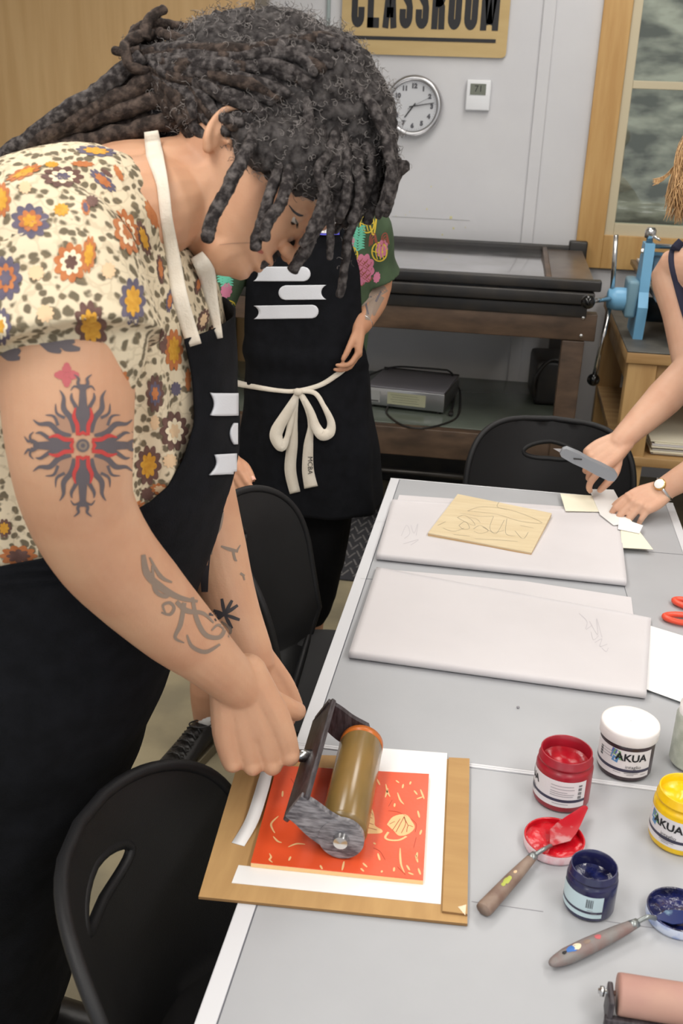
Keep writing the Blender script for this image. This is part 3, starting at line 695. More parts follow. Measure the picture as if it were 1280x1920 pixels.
a = MB(); a.tube([(x0+0.04, PYp+0.02, TZ+0.255), (x0+0.515, PYp+0.02, TZ+0.255)], 0.05, K['brushed'], 28); obj('upper_roller', a, t)
a = MB(); a.tube([(x0+0.04, PYp+0.02, TZ+0.1), (x0+0.515, PYp+0.02, TZ+0.1)], 0.045, K['steel'], 28); obj('lower_roller', a, t)
a = MB(); bx(a, x0+0.05, x0+0.5, PYp-0.16, WY1-0.05, TZ+0.155, TZ+0.175, K['benchend'], 0.002); bx(a, x0+0.07, x0+0.48, PYp-0.12, WY1-0.1, TZ+0.176, TZ+0.188, K['white'], 0.002); obj('press_bed', a, t)
hub = Q(1163, 573); 
a = MB(); bx(a, hub.x+0.012, x0-0.001, PYp-0.05, PYp+0.09, TZ+0.075, TZ+0.21, K['bluegrey'], 0.012); obj('gearbox', a, t)
hc = V((hub.x, PYp+0.0, TZ+0.135))
a = MB(); a.lathe([(0.0001, 0.032), (0.028, 0.032), (0.036, 0.028), (0.042, 0.0), (0.042, -0.035)], K['blue'], hc-V((0.02, 0, 0)), 28, axis=(-1, 0, 0)); obj('hub', a, t)
for (ex_, ey_, ball) in ((1155, 437, False), (1102, 566, True), (1112, 712, True)):
    e = Q(ex_, ey_, -0.34 if ey_ == 566 else -0.02); s0 = hc-V((0.035, 0, 0)); d = (e-s0).normalized()
    a = MB(); a.tube([s0+d*0.03, s0+d*0.2*(s0-e).length/0.2*0.97], 0.0085, K['chrome'], 12); sp = obj('spoke', a, t)
    if ball:
        a = MB(); a.ball(e, 0.024, mat('black_knob', (14, 14, 15), 0.15), 20, 14); obj('knob', a, sp)

# ================================================================== GREY TABLES
T0 = 0.74
TX0, TX1 = -0.252, 0.455
jl = (PZ(900, 1440, T0).y+PZ(1180, 1470, T0).y)/2
def table(name, y0, y1, label, far):
    t = thing(name, label, 'table', ((TX0+TX1)/2, (y0+y1)/2, 0), 'grey work tables')
    a = MB(); bx(a, TX0+0.024, TX1-0.02, y0+0.006, y1-0.006, T0-0.028, T0, K['table'], 0.001); obj('tabletop', a, t, False)
    a = MB(); bx(a, TX0, TX0+0.0235, y0, y1, T0-0.03, T0+0.0006, K['table_edge'], 0.002); bx(a, TX1-0.0195, TX1, y0, y1, T0-0.03, T0+0.0006, K['table_edge'], 0.002)
    bx(a, TX0, TX1, y0, y0+0.0045, T0-0.03, T0+0.0012, K['table_edge'], 0.001); bx(a, TX0, TX1, y1-0.0045, y1, T0-0.03, T0+0.0012, K['table_edge'], 0.001)
    obj('edge_trim', a, t, False)
    for x in (TX0+0.08, TX1-0.08):
        for y in (y0+0.1, y1-0.1):
            a = MB(); a.tube([(x, y, 0), (x, y, T0-0.03)], 0.014, K['steel'], 12); obj('leg', a, t)
    a = MB()
    for y in (y0+0.1, y1-0.1): a.tube([(TX0+0.08, y, 0.25), (TX1-0.08, y, 0.25)], 0.01, K['steel'], 10)
    obj('brace', a, t)
    a = MB()
    if far:
        for (p, q) in (((700, 978), (730, 979)), ((676, 1085), (700, 1086)), ((1166, 1030), (1280, 1040)), ((1170, 1100), (1185, 1150))):
            c0, c1 = PZ(*p, T0+0.0004), PZ(*q, T0+0.0004); d = (c1-c0); mm = (c0+c1)/2; a.box(mm, (d.length, 0.0009, 0.0004), K['line'], math.atan2(d.y, d.x))
    else:
        for (p, q) in (((884, 1690), (1018, 1709)), ((1136, 1727), (1270, 1746))):
            c0, c1 = PZ(*p, T0+0.0004), PZ(*q, T0+0.0004); d = (c1-c0); mm = (c0+c1)/2; a.box(mm, (d.length, 0.0007, 0.0004), K['typel'], math.atan2(d.y, d.x))
    x = TX0+0.0237; bx(a, x-0.0007, x+0.0007, y0, y1, T0-0.001, T0+0.0008, K['line'])
    obj('seam', a, t, False)
    return t
table('work_table', jl+0.0002, 2.45, 'far grey table with two newsprint pads and a plywood block', True)
table('work_table', -0.35, jl-0.0002, 'near grey table carrying the orange block and ink jars', False)

def sheet(name, px, z, thick, mt, label, cat, group=None, side=None):
    pts = [PZ(x, y, T0+z) for x, y in px]
    ar = sum(p.x*q.y-q.x*p.y for p, q in zip(pts, pts[1:]+pts[:1]))
    if ar < 0: pts.reverse()
    a = MB(); a.prism([(p.x, p.y) for p in pts], T0+z-thick, T0+z, mt, side)
    return tag(obj(name, a, None, False), label, cat, group)
def ribbon3(mb, pts, wd, mt, up=V((0, 0, 1)), th=0.0003):
    n = len(pts); vs = []
    if not hasattr(wd, '__len__'): wd = [wd]*n
    for i, p in enumerate(pts):
        t = (pts[min(i+1, n-1)]-pts[max(i-1, 0)]).normalized(); s = up.cross(t).normalized()*wd[i]/2
        vs += [p-s, p+s]
    mb.add(vs, [(2*i, 2*i+2, 2*i+3, 2*i+1) for i in range(n-1)], mt)
def draw(mb, px, z, wd, mt, sub=5):
    cp = smooth_path([PZ(x, y, T0+z) for x, y in px], None, sub)[0]; ribbon3(mb, cp, wd, mt)
# folded newsprint pads: rounded fold at the front, layered sheets
def pad(front0, front1, back, label, name='newsprint_pad', extra=None, marks=None):
    H = 0.016
    t = thing(name, label, 'paper', PZ(*front0, T0), 'folded newsprint pads')
    f0, f1 = PZ(*front0, T0+0.003), PZ(*front1, T0+0.003); b = [PZ(x, y, T0+0.006) for x, y in back]
    ex = (f1-f0).normalized(); ey = V((-ex.y, ex.x, 0))
    def fr(u): return f0+(f1-f0)*u
    def bk(u):
        L = [0]
        for i in range(len(b)-1): L.append(L[-1]+(b[i+1]-b[i]).length)
        s = u*L[-1]
        for i in range(len(b)-1):
            if s <= L[i+1]+1e-9: return b[i]+(b[i+1]-b[i])*((s-L[i])/(L[i+1]-L[i]))
        return b[-1]
    a = MB(); NU, NV = 44, 20; rows = []
    for j in range(-8, NV+1):
        r = []
        for i in range(NU+1):
            u = i/NU; p0, p1 = fr(u), bk(u); tot = (p1-p0).length
            if j < 0:
                an = PI*(0.5+(-j)/8*1.0); p = p0+ey*(H/2)+ey*(H/2)*math.cos(an); z = T0+0.0014+H/2+H/2*math.sin(an)
            else:
                v = j/NV; p = p0+ey*(H/2)+(p1-p0-ey*(H/2))*v
                sag = H*(1-0.55*v)+0.0012*noise.noise(V((p.x*14, p.y*14, 3)))+0.002*math.sin(v*PI)*noise.noise(V((p.x*5, p.y*5, 9)))
                z = T0+0.0014+sag
            r.append(V((p.x, p.y, z)))
        rows.append(r)
    vs = [p for r in rows for p in r]; w_ = NU+1; nr = len(rows)
    bot = [V((rows[0][i % w_].x, rows[0][i % w_].y, T0+0.0013)) if i < 8*w_ else V((p.x, p.y, T0+0.0013)) for i, p in enumerate(vs)]
    fs = [(i*w_+k, i*w_+k+1, (i+1)*w_+k+1, (i+1)*w_+k) for i in range(nr-1) for k in range(NU)]
    N_ = len(vs); fs += [[q+N_ for q in reversed(f)] for f in fs]
    for i in range(nr-1):
        for k in (0, NU):
            q = (i*w_+k, (i+1)*w_+k, (i+1)*w_+k+N_, i*w_+k+N_); fs.append(q if k == 0 else q[::-1])
    for k in range(NU): q = ((nr-1)*w_+k, (nr-1)*w_+k+1, (nr-1)*w_+k+1+N_, (nr-1)*w_+k+N_); fs.append(q[::-1])
    a.add(vs+bot, fs, K['paper']); o = obj('top_fold', a, t)
    if extra:
        pts = [PZ(x, y, T0+0.003) for x, y in extra]; a = MB(); a.prism([(p.x, p.y) for p in reversed(pts)], T0+0.0014, T0+0.0032, K['paper'])
        obj('under_sheet', a, t, False)
    if marks:
        bv = bvh_of(o); mk = Marks(bv, 0.0003)
        for q, wd_, mt in marks: mk.stroke(q, wd_, mt)
        mk.join(o)
    return t
pen = K['pencil_l']
pad((705, 1050), (1173, 1100), [(735, 938), (1160, 962)], 'folded newsprint pad under the plywood block, nearest the far table end',
    extra=[(748, 928), (1062, 950), (1060, 965), (742, 945)], marks=[([(752, 1005), (762, 985), (768, 1000), (758, 1010)], 1.2, pen), ([(770, 985), (776, 1000), (783, 982), (780, 1004)], 1.2, pen), ([(756, 1020), (784, 1012), (770, 1022)], 1.0, pen)])
pad((653, 1235), (1210, 1312), [(706, 1065), (1220, 1160)], 'empty folded newsprint pad with a faint pencil note, in the middle of the far table',
    extra=[(704, 1066), (985, 1090), (1183, 1120), (1188, 1160), (706, 1100)],
    marks=[([(1085, 1150), (1100, 1165), (1098, 1180), (1110, 1172)], 1.3, pen), ([(1105, 1165), (1120, 1190), (1118, 1160), (1128, 1195)], 1.3, pen), ([(1115, 1205), (1128, 1198), (1124, 1212), (1138, 1208)], 1.3, pen), ([(1108, 1185), (1112, 1200), (1122, 1192)], 1.0, pen), ([(1128, 1215), (1136, 1222), (1140, 1215)], 1.2, pen)])
# plywood block with pencil drawing, lying on the far pad
PH = 0.021
c = [PZ(858, 926, T0+PH), PZ(1034, 962, T0+PH), PZ(996, 1036, T0+PH), PZ(802, 999, T0+PH)]
t = thing('plywood_block', 'pale plywood block with a faint pencil drawing of a flying creature', 'wood block', sum(c, V())/4)
a = MB(); poly = [(p.x, p.y) for p in reversed(c)]
for k in range(3): a.prism(poly, T0+PH-0.0085+0.0028*k, T0+PH-0.0058+0.0028*k, K['ply'], K['ply'] if k != 1 else K['plye'])
obj('board', a, t, False)
a = MB(); L_ = PH+0.0003
for q in ([(876, 958), (905, 950), (960, 957), (1016, 980), (975, 977), (930, 964), (876, 958)], [(936, 940), (932, 950), (950, 956)], [(925, 968), (918, 990), (930, 1000), (945, 975)], [(857, 970), (870, 966), (884, 975), (890, 985), (875, 980), (857, 970)],
          [(860, 985), (872, 978), (880, 990), (868, 992), (860, 985)], [(887, 992), (900, 985), (915, 995), (900, 1000), (888, 996)], [(950, 972), (948, 1000), (965, 1005)], [(830, 990), (850, 996), (870, 990)], [(890, 1010), (930, 1012), (970, 1015)],
          [(965, 995), (980, 1010), (990, 998)], [(862, 962), (880, 965), (900, 968), (925, 968)], [(880, 970), (893, 973), (900, 980)], [(905, 988), (925, 998), (945, 994)], [(820, 985), (835, 978)], [(850, 1002), (880, 1005)], [(975, 985), (1000, 990)]):
    draw(a, q, L_, 0.0008, K['pencil'])
obj('drawing', a, t, False)

# cardboard, registration sheet, strips, orange block
t = thing('cardboard_sheet', 'brown cardboard sheet overhanging the table edge under the orange block', 'cardboard', PZ(640, 1570, T0))
c = [PZ(372, 1681, T0+0.005), PZ(876, 1732, T0+0.005), PZ(874, 1424, T0+0.005), PZ(452, 1411, T0+0.005)]
a = MB(); a.prism([(p.x, p.y) for p in c], T0+0.0012, T0+0.005, K['cardb'], K['cardedge']); obj('base_sheet', a, t, False)
c = [PZ(829, 1708, T0+0.0085), PZ(876, 1714, T0+0.0085), PZ(880, 1422, T0+0.0085), PZ(841, 1420, T0+0.0085)]
a = MB(); a.prism([(p.x, p.y) for p in c], T0+0.0052, T0+0.0085, K['cardb2'], K['cardedge']); st = obj('guide_strip', a, t, False); st['label'] = 'raised cardboard strip along the right edge'
c = [PZ(858, 1700, T0+0.0089), PZ(872, 1716, T0+0.0089), PZ(874, 1696, T0+0.0089)]
a = MB(); a.prism([(p.x, p.y) for p in c], T0+0.0086, T0+0.0089, K['tape']); obj('tape', a, t, False)
sheet('registration_sheet', [(705, 1402), (838, 1412), (826, 1695), (434, 1655), (447, 1622), (560, 1633), (560, 1440), (700, 1440)], 0.0058, 0.0006, K['paperw'], 'white L-shaped sheet framing the orange block on the right and front', 'paper')
a = MB(); cp = smooth_path([PZ(503, 1436, T0+0.017), PZ(488, 1490, T0+0.0165), PZ(471, 1540, T0+0.0105), PZ(446, 1583, T0+0.0062)], None, 6)[0]
ribbon3(a, cp, [0.016, 0.0165, 0.017, 0.0175]+[0.018]*(len(cp)-4), K['paperw']); 
o = obj('paper_strip', a); md = o.modifiers.new('t', 'SOLIDIFY'); md.thickness = 0.0006
tag(o, 'narrow curling white paper strip at the left of the orange block', 'paper')
BH = 0.0135
c = [PZ(470, 1617, T0+BH), PZ(793, 1650, T0+BH), PZ(804, 1451, T0+BH), PZ(519, 1435, T0+BH)]
t = thing('carved_block', 'orange-inked carved wood block with pale cut marks under the big roller', 'wood block', sum(c, V())/4)
a = MB(); poly = [(p.x, p.y) for p in c]; a.prism(poly, T0+0.0062, T0+BH-0.001, K['cut']); a.prism(poly, T0+BH-0.001, T0+BH, K['orange'], K['orange']); obj('block', a, t, False)
a = MB(); L_ = BH+0.0003
cuts = [[(530, 1483), (529, 1494)], [(548, 1478), (550, 1486), (560, 1483)], [(522, 1530), (508, 1545), (515, 1562)], [(512, 1568), (520, 1577), (528, 1580)], [(540, 1588), (556, 1582), (572, 1583)], [(505, 1600), (508, 1607), (505, 1612), (511, 1617)], [(545, 1606), (541, 1614)],
 [(706, 1460), (712, 1472)], [(723, 1470), (726, 1484), (731, 1494)], [(727, 1478), (722, 1495)], [(745, 1486), (750, 1500), (757, 1508)], [(740, 1506), (739, 1513)], [(776, 1482), (782, 1490)], [(788, 1480), (795, 1498)], [(781, 1498), (792, 1494)], [(742, 1463), (748, 1468)], [(756, 1470), (754, 1478)], [(783, 1520), (786, 1533)], [(790, 1556), (787, 1565)],
 [(750, 1590), (750, 1605), (752, 1622), (758, 1636)], [(708, 1600), (712, 1613)], [(779, 1603), (783, 1617)], [(782, 1598), (780, 1612)], [(645, 1615), (641, 1632)], [(680, 1618), (688, 1626)], [(676, 1628), (682, 1634)], [(716, 1632), (715, 1636)], [(739, 1626), (738, 1634)], [(762, 1622), (768, 1632)], [(765, 1636), (775, 1640)], [(784, 1628), (788, 1640)], [(600, 1622), (604, 1630)], [(700, 1580), (704, 1583)], [(686, 1478), (690, 1484)], [(700, 1466), (697, 1472)], [(770, 1465), (768, 1471)]]
for i, q in enumerate(cuts):
    cp = smooth_path([PZ(x, y, T0+L_) for x, y in q], None, 5)[0]; n = len(cp); ribbon3(a, cp, [0.0006+0.0021*math.sin(PI*(k+0.5)/n) for k in range(n)], K['cut'])
for q in ([(676, 1512), (690, 1515), (700, 1530)], [(728, 1520), (745, 1522), (762, 1530)], [(735, 1500), (728, 1512)], [(770, 1535), (780, 1545), (778, 1560)], [(560, 1500), (556, 1515), (562, 1530)], [(700, 1590), (712, 1596), (722, 1612)], [(745, 1625), (760, 1640)], [(780, 1570), (775, 1590)], [(688, 1490), (694, 1504)], [(545, 1460), (552, 1470)]):
    draw(a, q, L_, 0.0007, K['inkline'])
def blobz(mb, px, z, mt): pts = smooth_path([PZ(x, y, T0+z) for x, y in px+px[:1]], None, 4)[0][:-1]; mb.add(pts, [list(range(len(pts)))[::-1]], mt)
blobz(a, [(684, 1515), (697, 1517), (702, 1535), (703, 1548), (716, 1556), (714, 1562), (695, 1563), (670, 1560), (676, 1535)], L_, K['cut'])
blobz(a, [(725, 1546), (737, 1531), (760, 1527), (772, 1540), (777, 1552), (765, 1564), (748, 1567), (738, 1558)], L_, K['cut'])
for q in ([(728, 1560), (722, 1570), (730, 1575), (748, 1575), (762, 1568)], ): draw(a, q, L_, 0.003, K['cut'])
for q in ([(736, 1556), (750, 1535)], [(742, 1560), (758, 1530)], [(752, 1562), (760, 1545), (758, 1532)], [(762, 1560), (765, 1548), (774, 1550)], [(765, 1548), (757, 1532)], [(730, 1545), (740, 1540)], [(680, 1528), (698, 1534)], [(678, 1538), (700, 1546)], [(676, 1548), (706, 1556)], [(682, 1520), (697, 1524)]):
    draw(a, q, L_+0.0003, 0.0008, K['inkline'])
obj('carved_marks', a, t, False)
# big brayer
rz = T0+BH+0.0315
A_, B_ = V((-0.141, 1.012, rz)), V((-0.146, 1.222, rz)); ax = (B_-A_).normalized(); lx_ = V((ax.y, -ax.x, 0))
t = thing('large_brayer', 'large black-framed brayer with an amber roller resting on the orange block', 'roller', (A_+B_)/2)
a = MB(); 
def cyl(mb, p, q, r, mt, seg=40): mb.tube([p, p+(q-p)*0.02, p+(q-p)*0.98, q], [r*0.96, r, r, r*0.96], mt, seg)
cyl(a, A_+ax*0.012, B_-ax*0.006, 0.031, K['gel']); a.tube([B_-ax*0.018, B_-ax*0.0055], 0.0312, K['gelo'], 40); obj('roller', a, t)
a = MB(); a.tube([A_-ax*0.008, B_+ax*0.014], 0.006, K['chrome'], 14); obj('axle', a, t)
SP = V((-0.058, 0, 0.036))
a = MB()
w0 = A_+ax*(-0.002)+SP; w1 = B_+ax*0.012+SP
tl = V((0.55, 0, 0.83))        # the spine bar's wide direction leans with the frame
Rb = Matrix(((tl.x, ax.x, -tl.z, 0), (0, ax.y, 0, 0), (tl.z, 0, tl.x, 0), (0, 0, 0, 1)))
a.box((w0+w1)/2, (0.052, (w1-w0).length, 0.008), K['frame'], Rb, 0.0025)
obj('spine', a, t)
def arm(p_ax, p_sp, mt, boss, y_out):
    a = MB(); n = 10
    path = smooth_path([p_sp+V((-0.004, 0, 0.004)), p_sp+V((0.012, 0, -0.006)), p_sp*0.45+p_ax*0.55+V((0, 0, -0.002)), p_ax], None, 5)[0]
    rr = np.linspace(0.021, boss, len(path))
    a.tube(path, list(rr), mt, 18, True, (0.22, 1.0)) if False else None
    vs = []; fs = []
    hd = 0.0045
    for i, p in enumerate(path):
        tg = (path[min(i+1, len(path)-1)]-path[max(i-1, 0)]).normalized(); up = ax.cross(tg).normalized()
        r = 0.019+0.006*(i/len(path)) if i < len(path)-1 else boss
        for (su, sa) in ((-1, -1), (1, -1), (1, 1), (-1, 1)): vs.append(p+up*su*r+ax*sa*hd)
    for i in range(len(path)-1):
        for k in range(4): fs.append((i*4+k, i*4+(k+1) % 4, (i+1)*4+(k+1) % 4, (i+1)*4+k))
    fs.append((3, 2, 1, 0)); e = (len(path)-1)*4; fs.append((e, e+1, e+2, e+3)); a.add(vs, fs, mt)
    a.lathe([(0.0001, hd+0.001), (boss*0.92, hd+0.001), (boss, hd-0.001), (boss, -hd), (0.0001, -hd)], mt, p_ax, 36, axis=ax)
    a.lathe([(0.0001, hd+0.008), (0.009, hd+0.007), (0.011, hd)], K['chrome'], p_ax-ax*0.0, 16, axis=ax*y_out)
    o = obj('end_arm', a, t, True, auto=0.6); return o
o = arm(A_+ax*0.001, w0+ax*0.004, K['framel'], 0.029, -1); o['label'] = 'worn grey near arm of the frame'
arm(B_+ax*0.008, w1-ax*0.004, K['frame'], 0.02, 1)
HM = (w0+w1)/2
HD = V((-0.93, -0.30, 0.12)).normalized()
a = MB(); a.tube([HM, HM+HD*0.03], [0.009, 0.008], K['chrome'], 14); hp = HM+HD*0.025
a.tube(smooth_path([hp, hp+HD*0.03, hp+HD*0.05, hp+HD*0.08, hp+HD*0.093], [0.010, 0.0145, 0.0155, 0.0135, 0.006], 5)[0], smooth_path([hp, hp, hp, hp, hp], [0.010, 0.0145, 0.0155, 0.0135, 0.006], 5)[1], K['frame'], 20); obj('handle', a, t)
HANDLE_C = hp+HD*0.06

# ---- jars
def jar(px, py, R0, H, col, ink, label, name='ink_jar', lab=None, lid=None, fill=0.72, ang0=-100, text=None, barc=None, open_=True, lmt=None, c=None):
    c = PZ(px, py, T0) if c is None else c
    c = V((c.x, c.y, T0+0.0005))
    t = thing(name, label, 'ink jar', c, 'ink jars')
    a = MB(); r = R0; h = H
    prof = [(r*0.2, 0.001), (r*0.88, 0), (r*0.97, h*0.03), (r, h*0.07), (r, h*0.72), (r*0.97, h*0.77), (r*0.91, h*0.79), (r*0.91, h*0.83), (r*0.955, h*0.84), (r*0.955, h*0.865), (r*0.91, h*0.88), (r*0.905, h*0.99), (r*0.88, h), (r*0.85, h*0.99), (r*0.845, h*0.8), (r*0.84, h*0.5)]
    a.lathe(prof, col, c, 56); obj('body', a, t)
    if open_:
        a = MB(); N_ = 10; vs = []; fs = []
        for i in range(N_+1):
            for k in range(40):
                an = 2*PI*k/40; rr = r*0.848*i/N_; p = V((rr*math.cos(an), rr*math.sin(an), h*fill)); p.z += 0.0035*noise.noise(V((p.x*60, p.y*60, px)))*(1 if i < N_ else 0.3)+(0.004*(i/N_)**6)
                vs.append(c+p)
        fs = [(i*40+k, (i+1)*40+k, (i+1)*40+(k+1) % 40, i*40+(k+1) % 40) for i in range(N_) for k in range(40)]
        a.add(vs, fs, ink); obj('ink', a, t)
    else:
        a = MB(); lr = r*1.08; lz = h*0.80
        a.lathe([(lr*0.985, lz), (lr, lz+0.001), (lr, h*1.0), (lr*0.985, h*1.035), (lr*0.95, h*1.05), (lr*0.9, h*1.055), (0.0005, h*1.052)], K['lidw'], c, 60)
        for k in range(0): pass
        obj('lid', a, t)
    if lab:
        z0, z1, a0, a1 = lab; a = MB(); rr = r+0.0005; n = 40
        def at(an, z, o=0.0): q = math.radians(an); return c+V(((rr+o)*math.cos(q), (rr+o)*math.sin(q), z*h))
        def strip(b0, b1, s0, s1, mt, o=0.0, n=40):
            vs = [at(b0+(b1-b0)*i/n, s, o) for i in range(n+1) for s in (s0, s1)]
            a.add(vs, [(2*i, 2*i+2, 2*i+3, 2*i+1) for i in range(n)], mt)
        strip(a0, a1, z0, z1, lmt or K['label'])
        strip(a0, a1, z0+(z1-z0)*0.2, z0+(z1-z0)*0.31, K['band'], 0.0002)
        if text:
            txt, an_c, zc, sz = text; vs, fs = text_geo(txt, sz*0.88, 0.0005, 3)
            def mp(v, an, zz): return at(an+math.degrees(v.x/rr), zz+v.y/h, 0.0005)
            # coloured leaf marks left of the word, then the word itself
            w_ = max(v.x for v in vs)
            for (ox, oy, s_, mt, rt) in ((-w_-sz*0.05, 0.0, 0.42, K['lb'], 0.6), (-w_+sz*0.1, sz*0.25, 0.36, K['lg'], 0.6), (-w_-sz*0.12, sz*0.35, 0.3, K['lv'], 0.6), (-w_+sz*0.02, -sz*0.32, 0.34, K['lb'], 0.6), (-w_+sz*0.3, -sz*0.05, 0.3, K['lg'], 0.6)):
                q = [V((ox+sz*s_*math.cos(rt+k*PI/2), oy+sz*s_*math.sin(rt+k*PI/2))) for k in range(4)]
                a.add([at(an_c+math.degrees(v.x/rr), zc+v.y/h, 0.0003) for v in q], [(0, 1, 2, 3)], mt)
            a.add([mp(v, an_c, zc) for v in vs], fs, K['signk'])
            zc -= 0.0; vs, fs = text_geo('intaglio', sz*0.42, 0.0, 2); a.add([mp(v, an_c+6, zc-sz*0.78/h) for v in vs], fs, K['type'])
            for k, (l_, dz) in enumerate(((0.8, 0.21), (0.7, 0.16), (0.35, 0.1))):
                strip(an_c-16*l_, an_c+26*l_, z0+(z1-z0)*dz-0.006, z0+(z1-z0)*dz+0.006, K['typel'] if k else K['type'], 0.0004, 10)
        if barc:
            b_a, b_z0, b_z1, vert, lines = barc
            for k in range(14):
                if k % 4 == 3: continue
                if vert: strip(b_a+k*1.1, b_a+k*1.1+0.6, b_z0, b_z1, K['type'], 0.0004, 2)
                else: zz = b_z0+(b_z1-b_z0)*k/14; strip(b_a, b_a+8, zz, zz+0.012, K['type'], 0.0004, 4)
            for (l0, l1, zz) in lines: strip(l0, l1, zz, zz+0.011, K['typel'], 0.0004, 10)
        obj('label', a, t, False)
    return t, c
tr, cR = jar(1050, 1494, 0.039, 0.080, K['redp'], K['red'], 'open jar of red ink with a white label, beside the white-lidded jar', lab=(0.14, 0.66, -190, -44), text=('AKUA', -178, 0.50, 0.017), barc=(-62, 0.32, 0.6, False, [(-118, -72, 0.56), (-118, -70, 0.50), (-118, -84, 0.44), (-118, -70, 0.40), (-118, -72, 0.36), (-112, -80, 0.2)]))
tw_, cW = jar(1168, 1438, 0.039, 0.076, K['blackj'], K['red'], 'closed dark ink jar with a white lid, farthest of the jars', lab=(0.12, 0.70, -200, -40), text=('AKUA', -86, 0.55, 0.019), open_=False, barc=(-160, 0.4, 0.6, False, [(-150, -122, 0.6), (-150, -124, 0.54), (-150, -126, 0.48), (-62, -50, 0.18), (-120, -104, 0.2)]))
ty, cY = jar(1270, 1572, 0.039, 0.080, K['yel'], K['yel'], 'open jar of yellow ink at the right edge of the table', lab=(0.14, 0.66, -220, -50), text=('AKUA', -128, 0.51, 0.018), fill=0.8)
tb, cB = jar(1102, 1697, 0.0305, 0.062, K['bluej'], K['bluei'], 'small open jar of navy ink beside the red lid', lab=(0.12, 0.62, -190, -66), lmt=K['labelb'], fill=0.6, barc=(-104, 0.36, 0.56, True, [(-100, -88, 0.3), (-92, -78, 0.24)]))
def lid(px, py, R0, rim, ink, label, z=0.0):
    c = PZ(px, py, T0); c.z = T0+0.0005
    t = thing('jar_lid', label, 'jar lid', c, 'ink-filled jar lids')
    a = MB(); H = 0.015; r = R0
    a.lathe([(0.0005, 0), (r*0.93, 0), (r*0.99, 0.001), (r, 0.004), (r, H-0.001), (r*0.985, H), (r*0.95, H), (r*0.935, H-0.002), (r*0.93, 0.006)], rim, c, 56, mats=[rim]*4+[ink]*4); obj('rim', a, t)
    a = MB(); vs = []; N_ = 12
    for i in range(N_+1):
        for k in range(48):
            an = 2*PI*k/48; rr = r*0.935*i/N_; p = V((rr*math.cos(an), rr*math.sin(an), 0.007)); p.z += 0.0025*noise.noise(V((p.x*70, p.y*70, px)))
            vs.append(c+p)
    a.add(vs, [(i*48+k, (i+1)*48+k, (i+1)*48+(k+1) % 48, i*48+(k+1) % 48) for i in range(N_) for k in range(48)], ink); obj('ink', a, t)
    return c
cl1 = lid(1037, 1586, 0.0395, K['lidp'], K['redv'], 'jar lid filled with bright red ink in front of the red jar')
cl2 = lid(1268, 1722, 0.037, K['lidb'], K['bluei'], 'jar lid filled with dark blue ink at the right table edge')
def pknife(pts, label, hm, blade, splash, flat_end):
    # pts: handle end, handle neck, bend, blade start, blade tip (world points)
    h0, h1, b0_, b1_, tip = pts
    t = thing('palette_knife', label, 'palette knife', h0, 'palette knives')
    a = MB(); d = h1-h0
    if flat_end: rr = [0.0098, 0.0105, 0.0098, 0.0088, 0.0072, 0.0058]; ts = [0, 0.06, 0.3, 0.6, 0.85, 1]
    else: rr = [0.002, 0.0062, 0.0098, 0.0102, 0.0082, 0.0058]; ts = [0, 0.05, 0.2, 0.45, 0.8, 1]
    cp, cr = smooth_path([h0+d*q for q in ts], rr, 4); a.tube(cp, cr, hm, 16, True, (1.0, 0.82)); hn = obj('handle', a, t)
    mk = MB(); 
    bv = bvh_of(hn)
    for (u, w_, mt) in splash:
        p = h0+d*u; q, nr, _, _ = bv.ray_cast(p+V((0, 0, 0.05)), V((0, 0, -1)))
        if q is None: continue
        side = V((-d.y, d.x, 0)).normalized(); ring = []
        for k in range(12):
            an = 2*PI*k/12; s_ = w_*(1+0.35*noise.noise(V((an*2, u*9, 0)))); pp = p+d.normalized()*math.cos(an)*s_*1.5+side*math.sin(an)*s_
            qq, n2, _, _ = bv.ray_cast(pp+V((0, 0, 0.05)), V((0, 0, -1)))
            if qq: ring.append(qq+n2*0.0003)
        if len(ring) > 5: mk.add([q+V((0, 0, 0.0004))]+ring, [(0, 1+k, 1+(k+1) % len(ring)) for k in range(len(ring))], mt)
    if mk.v:
        o2 = obj('paint_marks', mk, hn, False)
    a = MB(); a.tube([h1-d.normalized()*0.006, h1+d.normalized()*0.005], [0.0062, 0.0055], K['ferr'], 14); cp = smooth_path([h1, (h1+b0_)/2+V((0, 0, 0.001)), b0_, b1_], None, 5)[0]; a.tube(cp, [0.0028]*len(cp), K['ferr'], 10); obj('shank', a, t)
    a = MB(); bd = (tip-b1_); sd = V((-bd.y, bd.x, 0)).normalized(); L = bd.length; w_ = L*0.17
    prof = [(0, 0.1), (0.12, 0.5), (0.25, 1.0), (0.42, 0.98), (0.62, 0.75), (0.85, 0.42), (0.97, 0.26), (1.0, 0.1)]
    vs = []
    for (u, k) in prof:
        p = b1_+bd*u; vs += [p-sd*w_*k, p+sd*w_*k, p+sd*w_*k+V((0, 0, 0.0008)), p-sd*w_*k+V((0, 0, 0.0008))]
    fs = []
    for i in range(len(prof)-1):
        for k in range(4): fs.append((i*4+k, i*4+(k+1) % 4, (i+1)*4+(k+1) % 4, (i+1)*4+k))
    fs += [(3, 2, 1, 0), tuple(len(vs)-4+k for k in range(4))]
    a.add(vs, fs, blade); obj('blade', a, t, False)
red_blade = mat('red_smeared_blade', (178, 20, 36), 0.2, rgb2=(190, 130, 132), scale=45, spec=0.8, lo=0.52, hi=0.66)
blue_blade = mat('blue_smeared_blade', (24, 40, 96), 0.15, rgb2=(120, 150, 170), scale=45, spec=0.8, lo=0.55, hi=0.68)
z1 = T0+0.019
